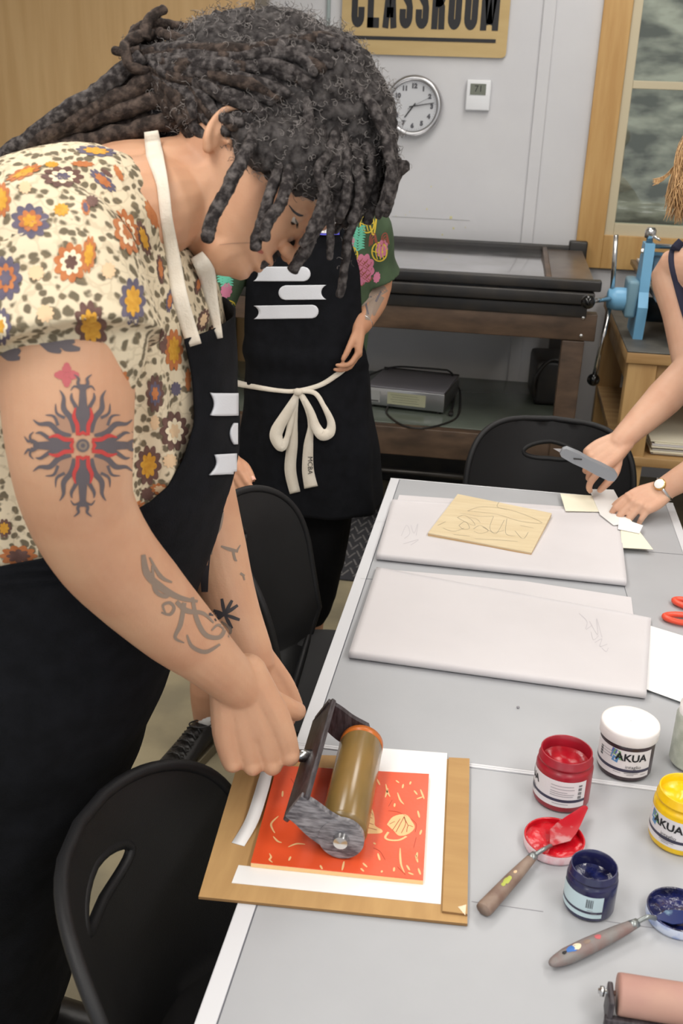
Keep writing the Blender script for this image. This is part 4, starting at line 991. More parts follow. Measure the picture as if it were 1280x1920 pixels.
pknife([PZ(906, 1706, T0+0.010), PZ(998, 1607, T0+0.014), PZ(1020, 1592, z1+0.002), PZ(1032, 1586, T0+0.013), PZ(1099, 1512, T0+0.026)], 'palette knife with a square-ended brown handle, its red blade over the red lid', K['knifew'], red_blade, [(0.45, 0.004, K['splash']), (0.5, 0.003, K['splash']), (0.38, 0.0025, K['splash']), (0.62, 0.002, K['fl'])], True)
pknife([PZ(1030, 1808, T0+0.010), PZ(1188, 1733, T0+0.014), PZ(1215, 1719, z1+0.002), PZ(1228, 1722, T0+0.0145), PZ(1330, 1716, T0+0.018)], 'palette knife with a pointed grey handle, its blade in the blue lid', K['knifeg'], blue_blade, [(0.16, 0.0022, K['signk']), (0.25, 0.0042, K['splashb']), (0.22, 0.003, K['splashb']), (0.3, 0.004, K['fc']), (0.42, 0.003, K['knifew']), (0.55, 0.003, K['inkp'])], False)
# small brayer at the bottom right
e0 = PZ(1160, 1830, T0+0.045); e1 = PZ(1300, 1852, T0+0.045); dd = (e1-e0).normalized(); e1 = e0+dd*0.155
t = thing('small_brayer', 'small brayer with a tan rubber roller in the bottom right corner', 'roller', e0)
cz = T0+0.032; ca = V((e0.x, PZ(1150, 1862, cz).y, cz)); ca = PZ(1150, 1862, cz); cb = ca+dd*0.15
a = MB(); cyl(a, ca+dd*0.004, cb, 0.0215, K['rub'], 36); obj('roller', a, t)
sd = V((-dd.y, dd.x, 0))
a = MB(); fz = V((0, 0, -0.016))
Rf = Matrix(((dd.x, sd.x, 0, 0), (dd.y, sd.y, 0, 0), (0, 0, 1, 0), (0, 0, 0, 1)))
a.box((ca+cb)/2-sd*0.020+V((0, 0, -0.020)), (0.168, 0.008, 0.014), K['frame'], Rf, 0.002)
for p in (ca-dd*0.004, cb+dd*0.006): a.box(p-sd*0.008+V((0, 0, -0.009)), (0.006, 0.030, 0.036), K['frame'], Rf, 0.002)
obj('frame', a, t)
a = MB(); a.tube([ca-dd*0.016, ca+dd*0.002], 0.0028, K['chrome'], 10); a.lathe([(0.0001, 0.002), (0.0055, 0.002), (0.0055, -0.002), (0.0001, -0.002)], K['chrome'], ca-dd*0.012, 12, axis=dd); obj('axle', a, t)
a = MB(); hm = (ca+cb)/2-sd*0.025+V((0, 0, -0.020)); a.tube([hm, hm-sd*0.03, hm-sd*0.13], [0.004, 0.010, 0.011], mat('red_lacquer_handle', (150, 40, 38), 0.35), 14); obj('handle', a, t)
# scissors, white sheet, woven jar at the right edge
t = thing('scissors', 'scissors with orange-red handles at the right edge of the far table', 'scissors', PZ(1270, 1145, T0))
def loop_(c, rx, ry, rot, n=26):
    out = []
    for k in range(n+1):
        an = 2*PI*k/n; x = rx*math.cos(an); y = ry*math.sin(an)*(1+0.15*math.cos(an)); out.append(c+V((x*math.cos(rot)-y*math.sin(rot), x*math.sin(rot)+y*math.cos(rot), 0)))
    return out
l1 = PZ(1268, 1159, T0+0.008); l2 = PZ(1280, 1131, T0+0.008)
for c_, rx, ry, rt in ((l1+V((0.012, 0, 0)), 0.034, 0.017, -0.05), (l2+V((0.013, 0.0, 0)), 0.030, 0.016, -0.35)):
    a = MB(); pth = loop_(c_, rx, ry, rt); a.tube(pth, 0.0062, K['scis'], 12, False, (1.0, 0.9)); obj('handle', a, t)
for (p, q) in ((l1+V((0.03, 0.006, -0.002)), l1+V((0.16, 0.03, -0.003))), (l2+V((0.03, -0.004, -0.0045)), l2+V((0.15, -0.03, -0.0045)))):
    a = MB(); dv = (q-p).normalized(); s_ = V((-dv.y, dv.x, 0)); a.prism([((p-s_*0.008).x, (p-s_*0.008).y), ((q-s_*0.001).x, (q-s_*0.001).y), ((q+s_*0.001).x, (q+s_*0.001).y), ((p+s_*0.008).x, (p+s_*0.008).y)], p.z-0.001, p.z+0.001, K['brushed']); obj('blade', a, t, False)
o = sheet('drawing_paper', [(1218, 1173), (1300, 1198), (1330, 1335), (1280, 1317), (1189, 1284)], 0.006, 0.0008, K['paperw'], 'blank white sheet of paper at the right edge, beside the empty pad', 'paper')
jc = PZ(1297, 1432, T0); jc.z = T0+0.0005
t = thing('ribbed_jar', 'ribbed pale glass jar mostly cut by the right edge of the frame', 'jar', jc)
a = MB(); pr = [(0.001, 0), (0.028, 0), (0.0325, 0.004)]
for k in range(26): pr += [(0.0335, 0.006+k*0.003), (0.0345, 0.0075+k*0.003)]
pr += [(0.03, 0.09), (0.03, 0.098), (0.028, 0.098), (0.028, 0.09)]
a.lathe(pr, mat('pale_ribbed_glass', (214, 218, 206), 0.25, rgb2=(190, 196, 182), scale=60), jc, 40); obj('body', a, t)
a = MB(); a.lathe([(0.0315, 0.085), (0.032, 0.1), (0.001, 0.101)], K['lidw'], jc, 40); obj('cap', a, t)
# grey mat area and cards under the right person's hands
sheet('cream_card', [(1050, 925), (1152, 932), (1165, 952), (1224, 1030), (1166, 1027), (1160, 960), (1060, 958)], 0.0130, 0.0006, K['cream_paper'], 'cream card lying across the far table end under the hand with the ring', 'card')
sheet('pale_card', [(1104, 917), (1150, 918), (1184, 980), (1150, 985), (1125, 965)], 0.0140, 0.0006, K['grey_card'], 'pale narrow card crossing over the cream card', 'card')
sheet('cut_scrap', [(1160, 970), (1205, 985), (1198, 1000), (1158, 992)], 0.0150, 0.0006, K['paperw'], 'small white paper scrap pinned beneath the fingers with the ring', 'paper')
a = MB(); c_ = PZ(971, 1326, T0+0.002); a.box(c_, (0.004, 0.003, 0.002), K['typel'], 0.4); tag(obj('crumb', a), 'tiny grey eraser crumb on the bare table before the empty pad', 'crumb')

# ================================================================== CHAIRS
def chair(pos, yaw, label, back_h=0.86, W=0.45, hole=True, scuffs=False, name='plastic_chair', sq=0.55):
    t = thing(name, label, 'chair', (pos[0], pos[1], 0), 'black plastic chairs')
    cy, sy = math.cos(yaw), math.sin(yaw)           # chair faces local +X
    def w(x, y, z): return V((pos[0]+x*cy-y*sy, pos[1]+x*sy+y*cy, z))
    def wn(x, y, z): return V((x*cy-y*sy, x*sy+y*cy, z)).normalized()
    # backrest: outline in (s across, z up), bowed backwards
    zb = 0.47; zt = back_h; out = []
    hw = W/2
    for k in range(37):
        an = PI*k/36; c_, s_ = math.cos(an), math.sin(an)
        out.append((hw*math.copysign(abs(c_)**sq, c_), zt-0.17+0.17*abs(s_)**0.75))
    out += [(-hw*0.96, zb+0.06), (-hw*0.8, zb), (hw*0.8, zb), (hw*0.96, zb+0.06)]
    hl = []
    if hole:
        for k in range(24):
            an = 2*PI*k/24; hl.append((0.075*math.cos(an), zt-0.085+0.024*math.sin(an)-0.006*abs(math.cos(an))))
    def fn(s_, z):
        bow = 0.11*(1-(s_/hw)**2); tilt = (z-zb)*0.24
        x = -0.20-bow-tilt+0.11; 
        nx = 1.0; ny = -2*0.11*s_/hw/hw; nz = 0.24
        return w(x, s_, z), wn(nx, -ny*-1*1.0 if False else 2*0.11*s_/hw/hw*-1, nz)
    a = MB(); plate(out, [hl] if hole else [], 0.022, fn, 0.009, K['plastic'], a); o = obj('backrest', a, t, True, auto=0.9)
    a = MB(); rim = [fn(x*0.995, z)[0] for x, z in smooth_path([V((x, z, 0)) for x, z in out], None, 2)[0] and [(p[0], p[1]) for p in out]]
    a.tube(rim[:41]+[rim[0]], 0.0085, K['plastic'], 10, False); obj('back_rim', a, t)
    if hole:
        a = MB(); hr = [fn(x, z)[0] for x, z in hl]; a.tube(hr+[hr[0]], 0.0075, K['plastic'], 8, False); obj('hand_grip', a, t)
    if scuffs:
        a = MB()
        for (u, zz, l_) in ((-0.232, zt-0.15, 0.02), (-0.230, zt-0.19, 0.008), (-0.234, zt-0.115, 0.006)):
            p, n_ = fn(u, zz); a.box(p+n_*0.006+V((-0.001, -0.007, 0)), (0.006, 0.006, l_), K['scuff'], None, 0.002)
        obj('scuff', a, t)
    # seat
    so = []
    for k in range(40):
        an = 2*PI*k/40; c_, s_ = math.cos(an), math.sin(an); so.append((0.03+0.215*math.copysign(abs(c_)**0.5, c_), 0.22*math.copysign(abs(s_)**0.5, s_)))
    def fs_(x, y):
        z = 0.452+0.02*((x-0.0)/0.2)**2*(1 if x < 0 else -0.8)+0.012*(abs(y)/0.2)**2
        return w(x, y, z), V((0, 0, 1))
    a = MB(); plate(so, [], 0.03, fs_, 0.012, K['plastic'], a); obj('seat', a, t, True, auto=0.9)
    for sy_ in (-1, 1):
        a = MB(); cp = smooth_path([w(-0.10, sy_*0.2, 0.435), w(-0.17, sy_*0.2, 0.43), w(-0.205, sy_*0.205, 0.38), w(-0.26, sy_*0.225, 0.01)], None, 6)[0]; a.tube(cp, 0.011, K['iron'], 10); obj('leg', a, t)
        a = MB(); cp = smooth_path([w(-0.17, sy_*0.2, 0.42), w(0.17, sy_*0.2, 0.43), w(0.22, sy_*0.215, 0.38), w(0.25, sy_*0.225, 0.01)], None, 6)[0]; a.tube(cp, 0.011, K['iron'], 10); obj('leg', a, t)
    return t
CH1 = (-0.115, 0.90); chair((-0.17, 0.935), 0.0, 'black plastic chair at the near table, in the bottom left foreground', 0.815, 0.46, scuffs=True)
chair((-0.245, 1.885), 0.05, 'black plastic chair tucked under the far table behind the leaning person', 0.86, 0.46)
chair((0.16, 2.50), -PI/2, 'black plastic chair with a hand hole at the far end of the tables', 0.835, 0.45, sq=0.4)
# ribbed floor mat
M0 = PZ(655, 1090, 0)
t = thing('floor_mat', 'dark ribbed floor mat on the concrete beyond the far table', 'mat', (-0.5, 3.6, 0))
a = MB(); bx(a, -1.1, 0.0, M0.y, M0.y+0.75, 0.0005, 0.008, K['matk'], 0.003); obj('base', a, t)
a = MB()
for i in range(40):
    for j in range(9):
        x = -0.85+i*0.022; y = M0.y+0.03+j*0.08+(0.02 if i % 2 else 0); a.box((x, y+0.02, 0.0085), (0.007, 0.055, 0.003), K['matl'], 0.35 if i % 2 else -0.35)
obj('ribs', a, t, False)

# ================================================================== PEOPLE
def cv(x, y, z=0.0): v = RM @ np.array([float(x), float(y), float(z)]); return V((v[0], v[1], v[2])).normalized()
def hand_mb(mb, W, D, T, right, s=1.0, curls=None, thumb=None, spread=0.0, mt=None):
    D = D.normalized(); T = (T-D*T.dot(D)).normalized(); N = D.cross(T) if right else T.cross(D)
    bases = [(0.088, 0.030), (0.093, 0.0095), (0.087, -0.0110), (0.077, -0.0305)]
    lens = [(0.042, 0.025, 0.019), (0.046, 0.029, 0.020), (0.043, 0.027, 0.019), (0.033, 0.020, 0.017)]
    rads = [(0.0105, 0.0088, 0.0082, 0.0068), (0.0105, 0.009, 0.0083, 0.0069), (0.010, 0.0085, 0.0078, 0.0066), (0.0092, 0.0075, 0.0069, 0.0058)]
    tips = []
    W2 = W-D*0.02*s
    for (bd, bt), ln, rd, cu, k in zip(bases, lens, rads, curls, range(4)):
        M_ = W+D*bd*s+T*bt*s
        mb.chain([W2+T*bt*0.45*s-N*0.002*s, W+D*bd*0.5*s+T*bt*0.92*s, M_], [0.018*s, 0.0155*s, 0.0122*s], mt, 12, (1.0, 1.0))
        p = M_; a_ = 0; pts = [M_-D*0.01*s]; pts.append(M_)
        sp = T*spread*(1.5-k)
        for l_, c_ in zip(ln, cu):
            a_ += math.radians(c_); d = (D*math.cos(a_)-N*math.sin(a_)+sp*max(0, math.cos(a_))).normalized(); p = p+d*l_*s; pts.append(p); lastd = d
        mb.chain(pts, [rd[0]*s]+[r*s for r in rd], mt, 12)
        for q, r, o_ in zip(pts[1:3], rd[0:2], (0.0042, 0.0016)): mb.ball(q+N*o_*s, r*1.06*s, mt, 12, 8)
        nd = (N*math.cos(a_)+D*math.sin(a_)); tips.append((pts[-1], lastd, nd, rd[3]*s))
    # heel, thenar
    mb.chain([W2+T*0.0*s-N*0.004*s, W+D*0.05*s-N*0.006*s], [0.022*s, 0.02*s], mt, 14)
    mb.chain([W2+T*0.012*s-N*0.008*s, W+D*0.035*s+T*0.026*s-N*0.012*s], [0.017*s, 0.015*s], mt, 12)
    b = W+D*0.02*s+T*0.022*s-N*0.010*s; pts = [b-D*0.01*s, b]; p = b
    for (dd, tt, nn), l_ in zip(thumb, (0.046, 0.034, 0.026)):
        d = (D*dd+T*tt+N*nn).normalized(); p = p+d*l_*s; pts.append(p)
    mb.chain(pts, [0.015*s, 0.0145*s, 0.0115*s, 0.0102*s, 0.0082*s], mt, 12)
    ld = (pts[-1]-pts[-2]).normalized(); tips.append((pts[-1], ld, (T*0.6+N*0.5-ld*(T*0.6+N*0.5).dot(ld)).normalized(), 0.0082*s))
    return tips
def nails(tips, parent, name='finger_nail'):
    for (p, d, n, r) in tips:
        a = MB(); s_ = d.cross(n).normalized(); n = s_.cross(d).normalized(); vs = []
        for i in range(5):
            for j in range(5):
                u = (i-2)/2*0.75; v_ = (j-2)/2; vs.append(p+d*(v_*0.0058+0.001)+s_*math.sin(u)*r*0.98+n*(math.cos(u)*r*0.98+0.0003-0.0012*max(0, v_)**2))
        a.add(vs, [(i*5+j, i*5+j+1, (i+1)*5+j+1, (i+1)*5+j) for i in range(4) for j in range(4)], K['nail']); obj(name, a, parent)
def head_mb(mb, O, F, U, Sd, s, mt, ear=True):
    us = [-0.092, -0.088, -0.080, -0.070, -0.060, -0.052, -0.043, -0.035, -0.028, -0.018, -0.008, 0.005, 0.018, 0.03, 0.042, 0.055, 0.07, 0.088, 0.105, 0.12, 0.132, 0.138]
    fr = [0.050, 0.086, 0.112, 0.124, 0.1265, 0.121, 0.1245, 0.1205, 0.1245, 0.1195, 0.117, 0.116, 0.116, 0.115, 0.1175, 0.1225, 0.122, 0.112, 0.096, 0.070, 0.035, 0.01]
    bk = [0.02, -0.002, -0.015, -0.03, -0.04, -0.05, -0.06, -0.066, -0.072, -0.078, -0.084, -0.09, -0.094, -0.097, -0.098, -0.098, -0.096, -0.088, -0.074, -0.052, -0.022, 0.0]
    wd = [0.014, 0.030, 0.042, 0.050, 0.056, 0.060, 0.063, 0.065, 0.067, 0.070, 0.072, 0.0735, 0.075, 0.076, 0.076, 0.076, 0.076, 0.073, 0.064, 0.048, 0.024, 0.006]
    uu = np.linspace(us[0], us[-1], 90); seg = 72; vs = []
    for u in uu:
        f_, b_, w_ = interp(u, us, fr), interp(u, us, bk), interp(u, us, wd); c_ = 0.02 if u > -0.05 else 0.02+(-0.05-u)*0.6
        for k in range(seg):
            an = 2*PI*k/seg; ca, sa = math.cos(an), math.sin(an); e = 2/2.35
            x = math.copysign(abs(ca)**e, ca); y = math.copysign(abs(sa)**e, sa)
            F_ = c_+((f_-c_) if ca > 0 else (c_-b_))*x; S_ = w_*y
            if ca > 0:
                for sg in (-1, 1):      # sockets, cheeks, brows
                    g = math.exp(-((u-0.028)/0.013)**2-((S_-sg*0.030)/0.015)**2); F_ -= 0.013*g
                    g = math.exp(-((u-0.050)/0.008)**2-((S_-sg*0.026)/0.02)**2); F_ += 0.004*g
                    g = math.exp(-((u+0.008)/0.022)**2-((S_-sg*0.042)/0.018)**2); F_ += 0.005*g
                g = math.exp(-((u+0.035)/0.003)**2-(S_/0.024)**2); F_ -= 0.003*g
            vs.append(O+(F*F_+U*u+Sd*S_)*s)
    n = len(uu); fs = [(i*seg+k, i*seg+(k+1) % seg, (i+1)*seg+(k+1) % seg, (i+1)*seg+k) for i in range(n-1) for k in range(seg)]
    fs += [list(range(seg-1, -1, -1)), [(n-1)*seg+k for k in range(seg)]]; mb.add(vs, fs, mt)
    L = lambda f, u, q: O+(F*f+U*u+Sd*q)*s
    mb.chain([L(0.112, 0.042, 0), L(0.122, 0.026, 0), L(0.134, 0.010, 0), L(0.1375, 0.001, 0)], [0.0075*s, 0.0088*s, 0.0105*s, 0.0118*s], mt, 14)
    for sg in (-1, 1):
        mb.ball(L(0.1265, -0.0035, sg*0.0125), 0.0092*s, mt, 14, 10)
        mb.chain([L(0.117, -0.028, sg*0.020), L(0.1235, -0.0275, sg*0.009), L(0.1245, -0.028, 0)], [0.0035*s, 0.0052*s, 0.005*s], mt, 10)
        mb.chain([L(0.117, -0.0405, sg*0.018), L(0.1225, -0.0425, sg*0.008), L(0.1235, -0.043, 0)], [0.0035*s, 0.0058*s, 0.0058*s], mt, 10)
        mb.ball(L(0.0985, 0.0275, sg*0.0305), 0.0128*s, mt, 18, 12)
        if ear:
            hx = [(0.006, 0.016), (0.002, 0.028), (-0.010, 0.035), (-0.022, 0.030), (-0.028, 0.014), (-0.024, -0.004), (-0.014, -0.018), (-0.004, -0.025)]
            mb.chain([L(a_, b_, sg*(0.079+(0.009 if a_ < -0.008 else 0.002))) for a_, b_ in hx], [0.0042*s]*6+[0.005*s, 0.0065*s], mt, 10)
            mb.chain([L(-0.010, 0.022, sg*0.081), L(-0.018, 0.010, sg*0.083), L(-0.012, -0.008, sg*0.081)], [0.004*s, 0.0045*s, 0.005*s], mt, 8)
            mb.chain([L(-0.012, 0.02, sg*0.074), L(-0.016, 0.0, sg*0.075), L(-0.006, -0.02, sg*0.074)], [0.009*s, 0.010*s, 0.007*s], mt, 8)
            mb.ball(L(0.001, 0.0, sg*0.077), 0.005*s, mt, 8, 6)
    return L
def face_parts(L, s, parent, Fd, lids=True):
    for sg in (-1, 1):
        e = thing_eye = None
        a = MB(); c = L(0.0992, 0.0242, sg*0.0303); a.ball(c, 0.0113*s, K['eyew'], 20, 14)
        e = obj('eyeball', a, parent)
        a = MB(); gz = (L(0.130, -0.012, sg*0.032)-L(0.0992, 0.0242, sg*0.0303)).normalized()
        a.lathe([(0.0001, 0.0121*s), (0.003*s, 0.0119*s), (0.0055*s, 0.0106*s)], K['eyed'], c, 20, axis=gz); obj('iris', a, e)
        a = MB()     # lashes
        for k in range(9):
            q = -0.010+0.0025*k; p = L(0.111-abs(q)*0.35, 0.0235-abs(q)*0.1, sg*0.0305+q); a.tube([p, p+(L(0.121, 0.018, sg*0.0305+q*1.3)-L(0.112, 0.0235, sg*0.0305+q)).normalized()*0.006], [0.0004, 0.0001], K['eyed'], 5)
        obj('eyelash', a, e)
    return
def fabric_disp(amp1, sc1, amp2, sc2, seed=0.0):
    def f(co, no):
        d = vnoise(co, sc1, seed)*amp1+vnoise(co, sc2, seed+5)*amp2; return no*d[:, None]
    return f
def book_marks(mk, sx, mt):      # three rounded book shapes; sx maps (u, v) to pixels
    pass

# ---------------------------------------------------------------- 1. the leaning person
SK = K['skin']
pr = thing('person', 'person in floral shirt and black apron leaning over the table, pushing a brayer', 'person', (-0.68, 1.18, 0))
TS = [(0.95, -0.600, 1.18, 0.19, 0.21), (1.10, -0.568, 1.18, 0.202, 0.218), (1.20, -0.548, 1.18, 0.203, 0.22), (1.32, -0.545, 1.18, 0.203, 0.22), (1.40, -0.538, 1.18, 0.188, 0.208), (1.46, -0.53, 1.18, 0.16, 0.185), (1.50, -0.53, 1.18, 0.125, 0.15), (1.525, -0.53, 1.18, 0.07, 0.09)]
def dense(st, n=40):
    z0, z1 = st[0][0], st[-1][0]; return [lerp_st(st, z0+(z1-z0)*i/n) for i in range(n+1)]
a = MB()
loft(a, dense([(z, cx, cy, rx-0.012, ry-0.012) for z, cx, cy, rx, ry in TS]), SK, 40)
# neck and shoulders
hO = P(427, 262, 1.13)+cv(0, 0, 1)*0.078
hF, hU, hS = cv(.53, -.85, 0), cv(.85, .53, 0), cv(0, 0, -1)
a.chain([P(150, 430, 1.20), P(225, 378, 1.20), P(310, 366, 1.205), P(395, 355, 1.21), P(430, 330, 1.21)], [0.06, 0.066, 0.064, 0.066, 0.062], SK, 24)
a.chain([P(150, 450, 1.10), P(225, 405, 1.14), P(300, 385, 1.17)], [0.055, 0.058, 0.058], SK, 20)
a.chain([V((-0.47, 1.34, 1.475)), V((-0.43, 1.22, 1.51))], [0.06, 0.06], SK, 20)
a.chain([P(395, 350, 1.21), P(410, 420, 1.21), P(425, 455, 1.20)], [0.062, 0.05, 0.04], SK, 20)
hL = head_mb(a, hO, hF, hU, hS, 0.97, SK)
# right arm
shR = V((-0.455, 0.965, 1.475))
a.chain([V((-0.5, 1.08, 1.45)), shR, P(115, 600, 0.99), P(126, 720, 0.985), P(132, 840, 1.0), P(148, 945, 1.035), P(195, 1035, 1.085), P(262, 1110, 1.14), P(330, 1178, 1.19), P(385, 1226, 1.235)], [0.07, 0.070, 0.067, 0.065, 0.061, 0.056, 0.0545, 0.051, 0.045, 0.037], SK, 32)
HDt = -HD
Cg = hp+HD*0.042; Wt = P(447, 1272, 1.29); Tr = HDt
Dr = (Cg-Wt).normalized(); Nr = Dr.cross((Tr-Dr*Tr.dot(Dr)).normalized()); Mr = Cg+Nr*0.026-V((0, 0, -0.004))
Dr = (Mr-Wt).normalized(); sR_ = min(1.2, max(1.05, (Mr-Wt).length/0.091)); Wr = Mr-Dr*0.091*sR_
a.chain([P(330, 1178, 1.19), P(390, 1232, 1.235), Wr-Nr*0.004, Wr+Dr*0.012-Nr*0.008], [0.044, 0.037, 0.0285, 0.024], SK, 20)
tipsR = hand_mb(a, Wr, Dr, Tr, True, sR_, [(58, 88, 55), (62, 88, 55), (62, 90, 55), (66, 90, 55)], [(0.75, 0.55, -0.45), (0.45, 0.1, -0.85), (0.2, -0.3, -0.9)], 0.0, SK)
# left arm
shL = V((-0.48, 1.40, 1.44)); wl_ = P(474, 1238, 1.43)
a.chain([V((-0.5, 1.28, 1.42)), shL, P(325, 740, 1.47), P(375, 895, 1.465)], [0.07, 0.064, 0.052, 0.047], SK, 24)
a.chain([P(375, 895, 1.465), P(404, 1030, 1.455), P(432, 1135, 1.445), wl_], [0.047, 0.045, 0.040, 0.031], SK, 24)
Dl = (P(525, 1352, 1.43)-wl_).normalized(); Tl = V((-0.75, -0.55, 0.2))
tipsL = hand_mb(a, wl_+Dl*0.01, Dl, Tl, False, 1.0, [(60, 90, 60)]*4, [(0.75, 0.45, -0.5), (0.6, 0.0, -0.8), (0.4, -0.2, -0.8)], 0.0, SK)
# legs
for (hy, kx, ky, fy) in ((1.07, -0.73, 1.07, 1.06), (1.26, -0.73, 1.25, 1.27)):
    a.chain([V((-0.61, hy, 0.90)), V((kx, ky, 0.52)), V((-0.76, fy, 0.26)), V((-0.77, fy, 0.1))], [0.095, 0.065, 0.058, 0.042], SK, 18)
    a.chain([V((-0.79, fy, 0.045)), V((-0.61, fy, 0.035))], [0.04, 0.03], SK, 14)
body1 = organic('body', a, 0.0026, SK, pr, 2)
face_parts(hL, 0.97, pr, hF)
nails(tipsR[1:4], pr)
bvB = bvh_of(body1)
mk = Marks(bvB, 0.0005)
# flame sun tattoo on the upper arm
tx, ty_ = 155, 835
def pol(r, d, ky=1.0): return (tx+r*math.cos(math.radians(d))*0.98, ty_-r*math.sin(math.radians(d))*1.1)
for b_ in (0, 90, 180, 270):
    mk.stroke([pol(70, b_+45), pol(50, b_+45), pol(28, b_+45)], [10, 34, 22], K['inkf'])
for b_ in (0, 90, 180, 270):
    Lc = 118 if b_ in (90, 270) else 108
    mk.stroke([pol(22, b_), pol(60, b_), pol(90, b_), pol(Lc-14, b_)], [13, 17, 12, 11], K['inkt'], dz=0.0002)
    for sg in (-1, 1):
        mk.stroke([pol(Lc-24, b_+sg*1), pol(Lc-12, b_+sg*5), pol(Lc-4, b_+sg*4), pol(Lc+4, b_+sg*8)], [8, 6, 5, 1], K['inkt'], dz=0.0003)
        mk.stroke([pol(34, b_+sg*16), pol(60, b_+sg*10), pol(82, b_+sg*15), pol(92, b_+sg*13)], [4, 8, 6, 1], K['inkt'], dz=0.0002)
        mk.stroke([pol(20, b_+sg*30), pol(36, b_+sg*17), pol(52, b_+sg*19), pol(66, b_+sg*12)], [6, 8, 7, 2], K['inkr'], dz=0.0004)
        mk.stroke([pol(28, b_+sg*38), pol(50, b_+sg*26), pol(72, b_+sg*30), pol(90, b_+sg*24), pol(104, b_+sg*25)], [5, 11, 10, 6, 1], K['inkt'], dz=0.0001)
        mk.stroke([pol(58, b_+sg*36), pol(74, b_+sg*42), pol(88, b_+sg*36)], [6, 5, 1], K['inkt'], dz=0.0001)
        mk.stroke([pol(96, b_+sg*2), pol(102, b_+sg*9), pol(96, b_+sg*14)], [4, 4, 1], K['inkt'])
    mk.stroke([pol(19, b_-24), pol(22, b_), pol(19, b_+24)], [3, 7, 3], K['inkr'], dz=0.0005)
mk.blob(tx, ty_, 13, 13, K['inkg'], dz=0.0002); mk.stroke([(tx+10*math.cos(k), ty_+10*math.sin(k)) for k in np.linspace(0, 6.28, 12)], 3, K['inkt'], dz=0.0004); mk.blob(tx, ty_, 4, 4, K['inkt'], dz=0.0004)
for k in range(4): mk.blob(125+13*math.cos(k*PI/2), 703+13*math.sin(k*PI/2), 9, 8, K['inkp'], k*PI/2, 3, 0.3, dz=0.0002)
mk.blob(125, 703, 6, 6, K['inkp'])
for q in ([(75, 636), (95, 652), (115, 660)], [(110, 632), (125, 650), (150, 655)], [(0, 655), (18, 668), (38, 672)], [(10, 650), (28, 660), (38, 655)], [(85, 640), (110, 645), (140, 640)]): mk.stroke(q, [14, 18, 6], K['inkt'])
# forearm scrolls
G_ = K['inkg']
for q, w_ in (([(268, 1040), (275, 1075), (300, 1100), (335, 1120), (370, 1128)], [8, 14, 14, 10, 5]), ([(285, 1060), (290, 1105), (310, 1118), (322, 1108)], [4, 8, 8, 3]), ([(310, 1150), (305, 1135), (318, 1130), (326, 1140), (318, 1152), (302, 1148)], [3, 5, 6, 6, 6, 3]),
              ([(345, 1130), (338, 1170), (328, 1195), (345, 1205)], [8, 9, 6, 2]), ([(360, 1120), (368, 1160), (385, 1190), (410, 1195), (420, 1180), (408, 1172), (396, 1182)], [6, 9, 9, 8, 7, 5, 3]), ([(350, 1190), (360, 1212), (385, 1222), (412, 1208)], [3, 7, 8, 4]), ([(330, 1128), (350, 1145), (380, 1150), (400, 1168)], [8, 10, 7, 3]), ([(280, 1045), (300, 1080), (322, 1092)], [3, 8, 3]), ([(415, 1165), (432, 1180), (428, 1195)], [3, 6, 3])):
    mk.stroke(q, w_, G_)
# left forearm marks
mk.stroke([(412, 955), (400, 985), (388, 1020), (384, 1070), (384, 1110)], [16, 16, 20, 16, 12], K['inkd'])
mk.stroke([(418, 962), (412, 990), (400, 1012), (396, 1040)], [3, 5, 5, 3], K['inkg'], dz=0.0002)
mk.stroke([(396, 1005), (392, 1030), (388, 1060)], [3, 5, 3], K['inkf'], dz=0.0002)
mk.stroke([(414, 1024), (430, 1030), (446, 1034)], [3, 7, 5], G_); mk.stroke([(436, 1030), (440, 1048), (444, 1052)], [5, 5, 2], G_); mk.stroke([(444, 1032), (450, 1022)], [4, 2], G_); mk.stroke([(450, 1075), (458, 1080)], [5, 4], G_); mk.stroke([(456, 1080), (458, 1088)], [3, 3], G_)
for k, an in enumerate((-100, -62, -35, 20, 62, 180, 200, 150)):
    c_, s_ = math.cos(math.radians(an)), math.sin(math.radians(an)); L_ = 30 if k < 6 else 22; mk.stroke([(421, 1152), (421+c_*L_*0.5, 1152+s_*L_*0.5), (421+c_*L_, 1152+s_*L_)], [4, 7, 5], K['inkd'])
# brow, lips
for q, w_ in (([(560, 364), (574, 367), (588, 376)], [4, 8, 4]), ([(541, 384), (550, 396), (560, 403), (568, 404)], [1.5, 4, 5, 2])): mk.stroke(q, w_, K['inkd'])
mk.stroke([(477, 466), (486, 470), (493, 474)], [5, 8, 4], K['lip'])
mk.stroke([(411, 459), (440, 456), (470, 455)], [0.6, 1.6, 1.2], K['inkf'])  # cheek crease, its shade drawn as a thin darker line
mk.join(body1)

# shirt: torso, shoulders and sleeves
a = MB()
loft(a, dense([(1.045, -0.588, 1.18, 0.204, 0.222), (1.10, -0.572, 1.18, 0.205, 0.223)]+[(z, cx, cy, rx+0.004, ry+0.006) for z, cx, cy, rx, ry in TS[2:]]), SK, 48)
for (p0, p1, p2, p3) in ((V((-0.50, 1.12, 1.45)), shR+V((0.0, 0.0, 0.0)), P(112, 560, 0.985), P(128, 655, 0.982)),):
    a.chain([p0, p1, (p1+p2)/2+V((0, 0, 0.008)), p2], [0.085, 0.088, 0.088, 0.086], SK, 28)
    d = (p3-p2).normalized(); a.tube([p2-d*0.03, p2, p3+d*0.0], [0.084, 0.088, 0.096], SK, 32)
d_ = (P(132, 740, 0.985)-P(112, 560, 0.985)).normalized()
a.chain([V((-0.50, 1.24, 1.44)), shL+V((-0.02, 0, 0)), P(312, 690, 1.47)], [0.085, 0.08, 0.066], SK, 24)
a.chain([V((-0.60, 1.18, 1.42)), V((-0.58, 1.0, 1.44))], [0.12, 0.10], SK, 20)
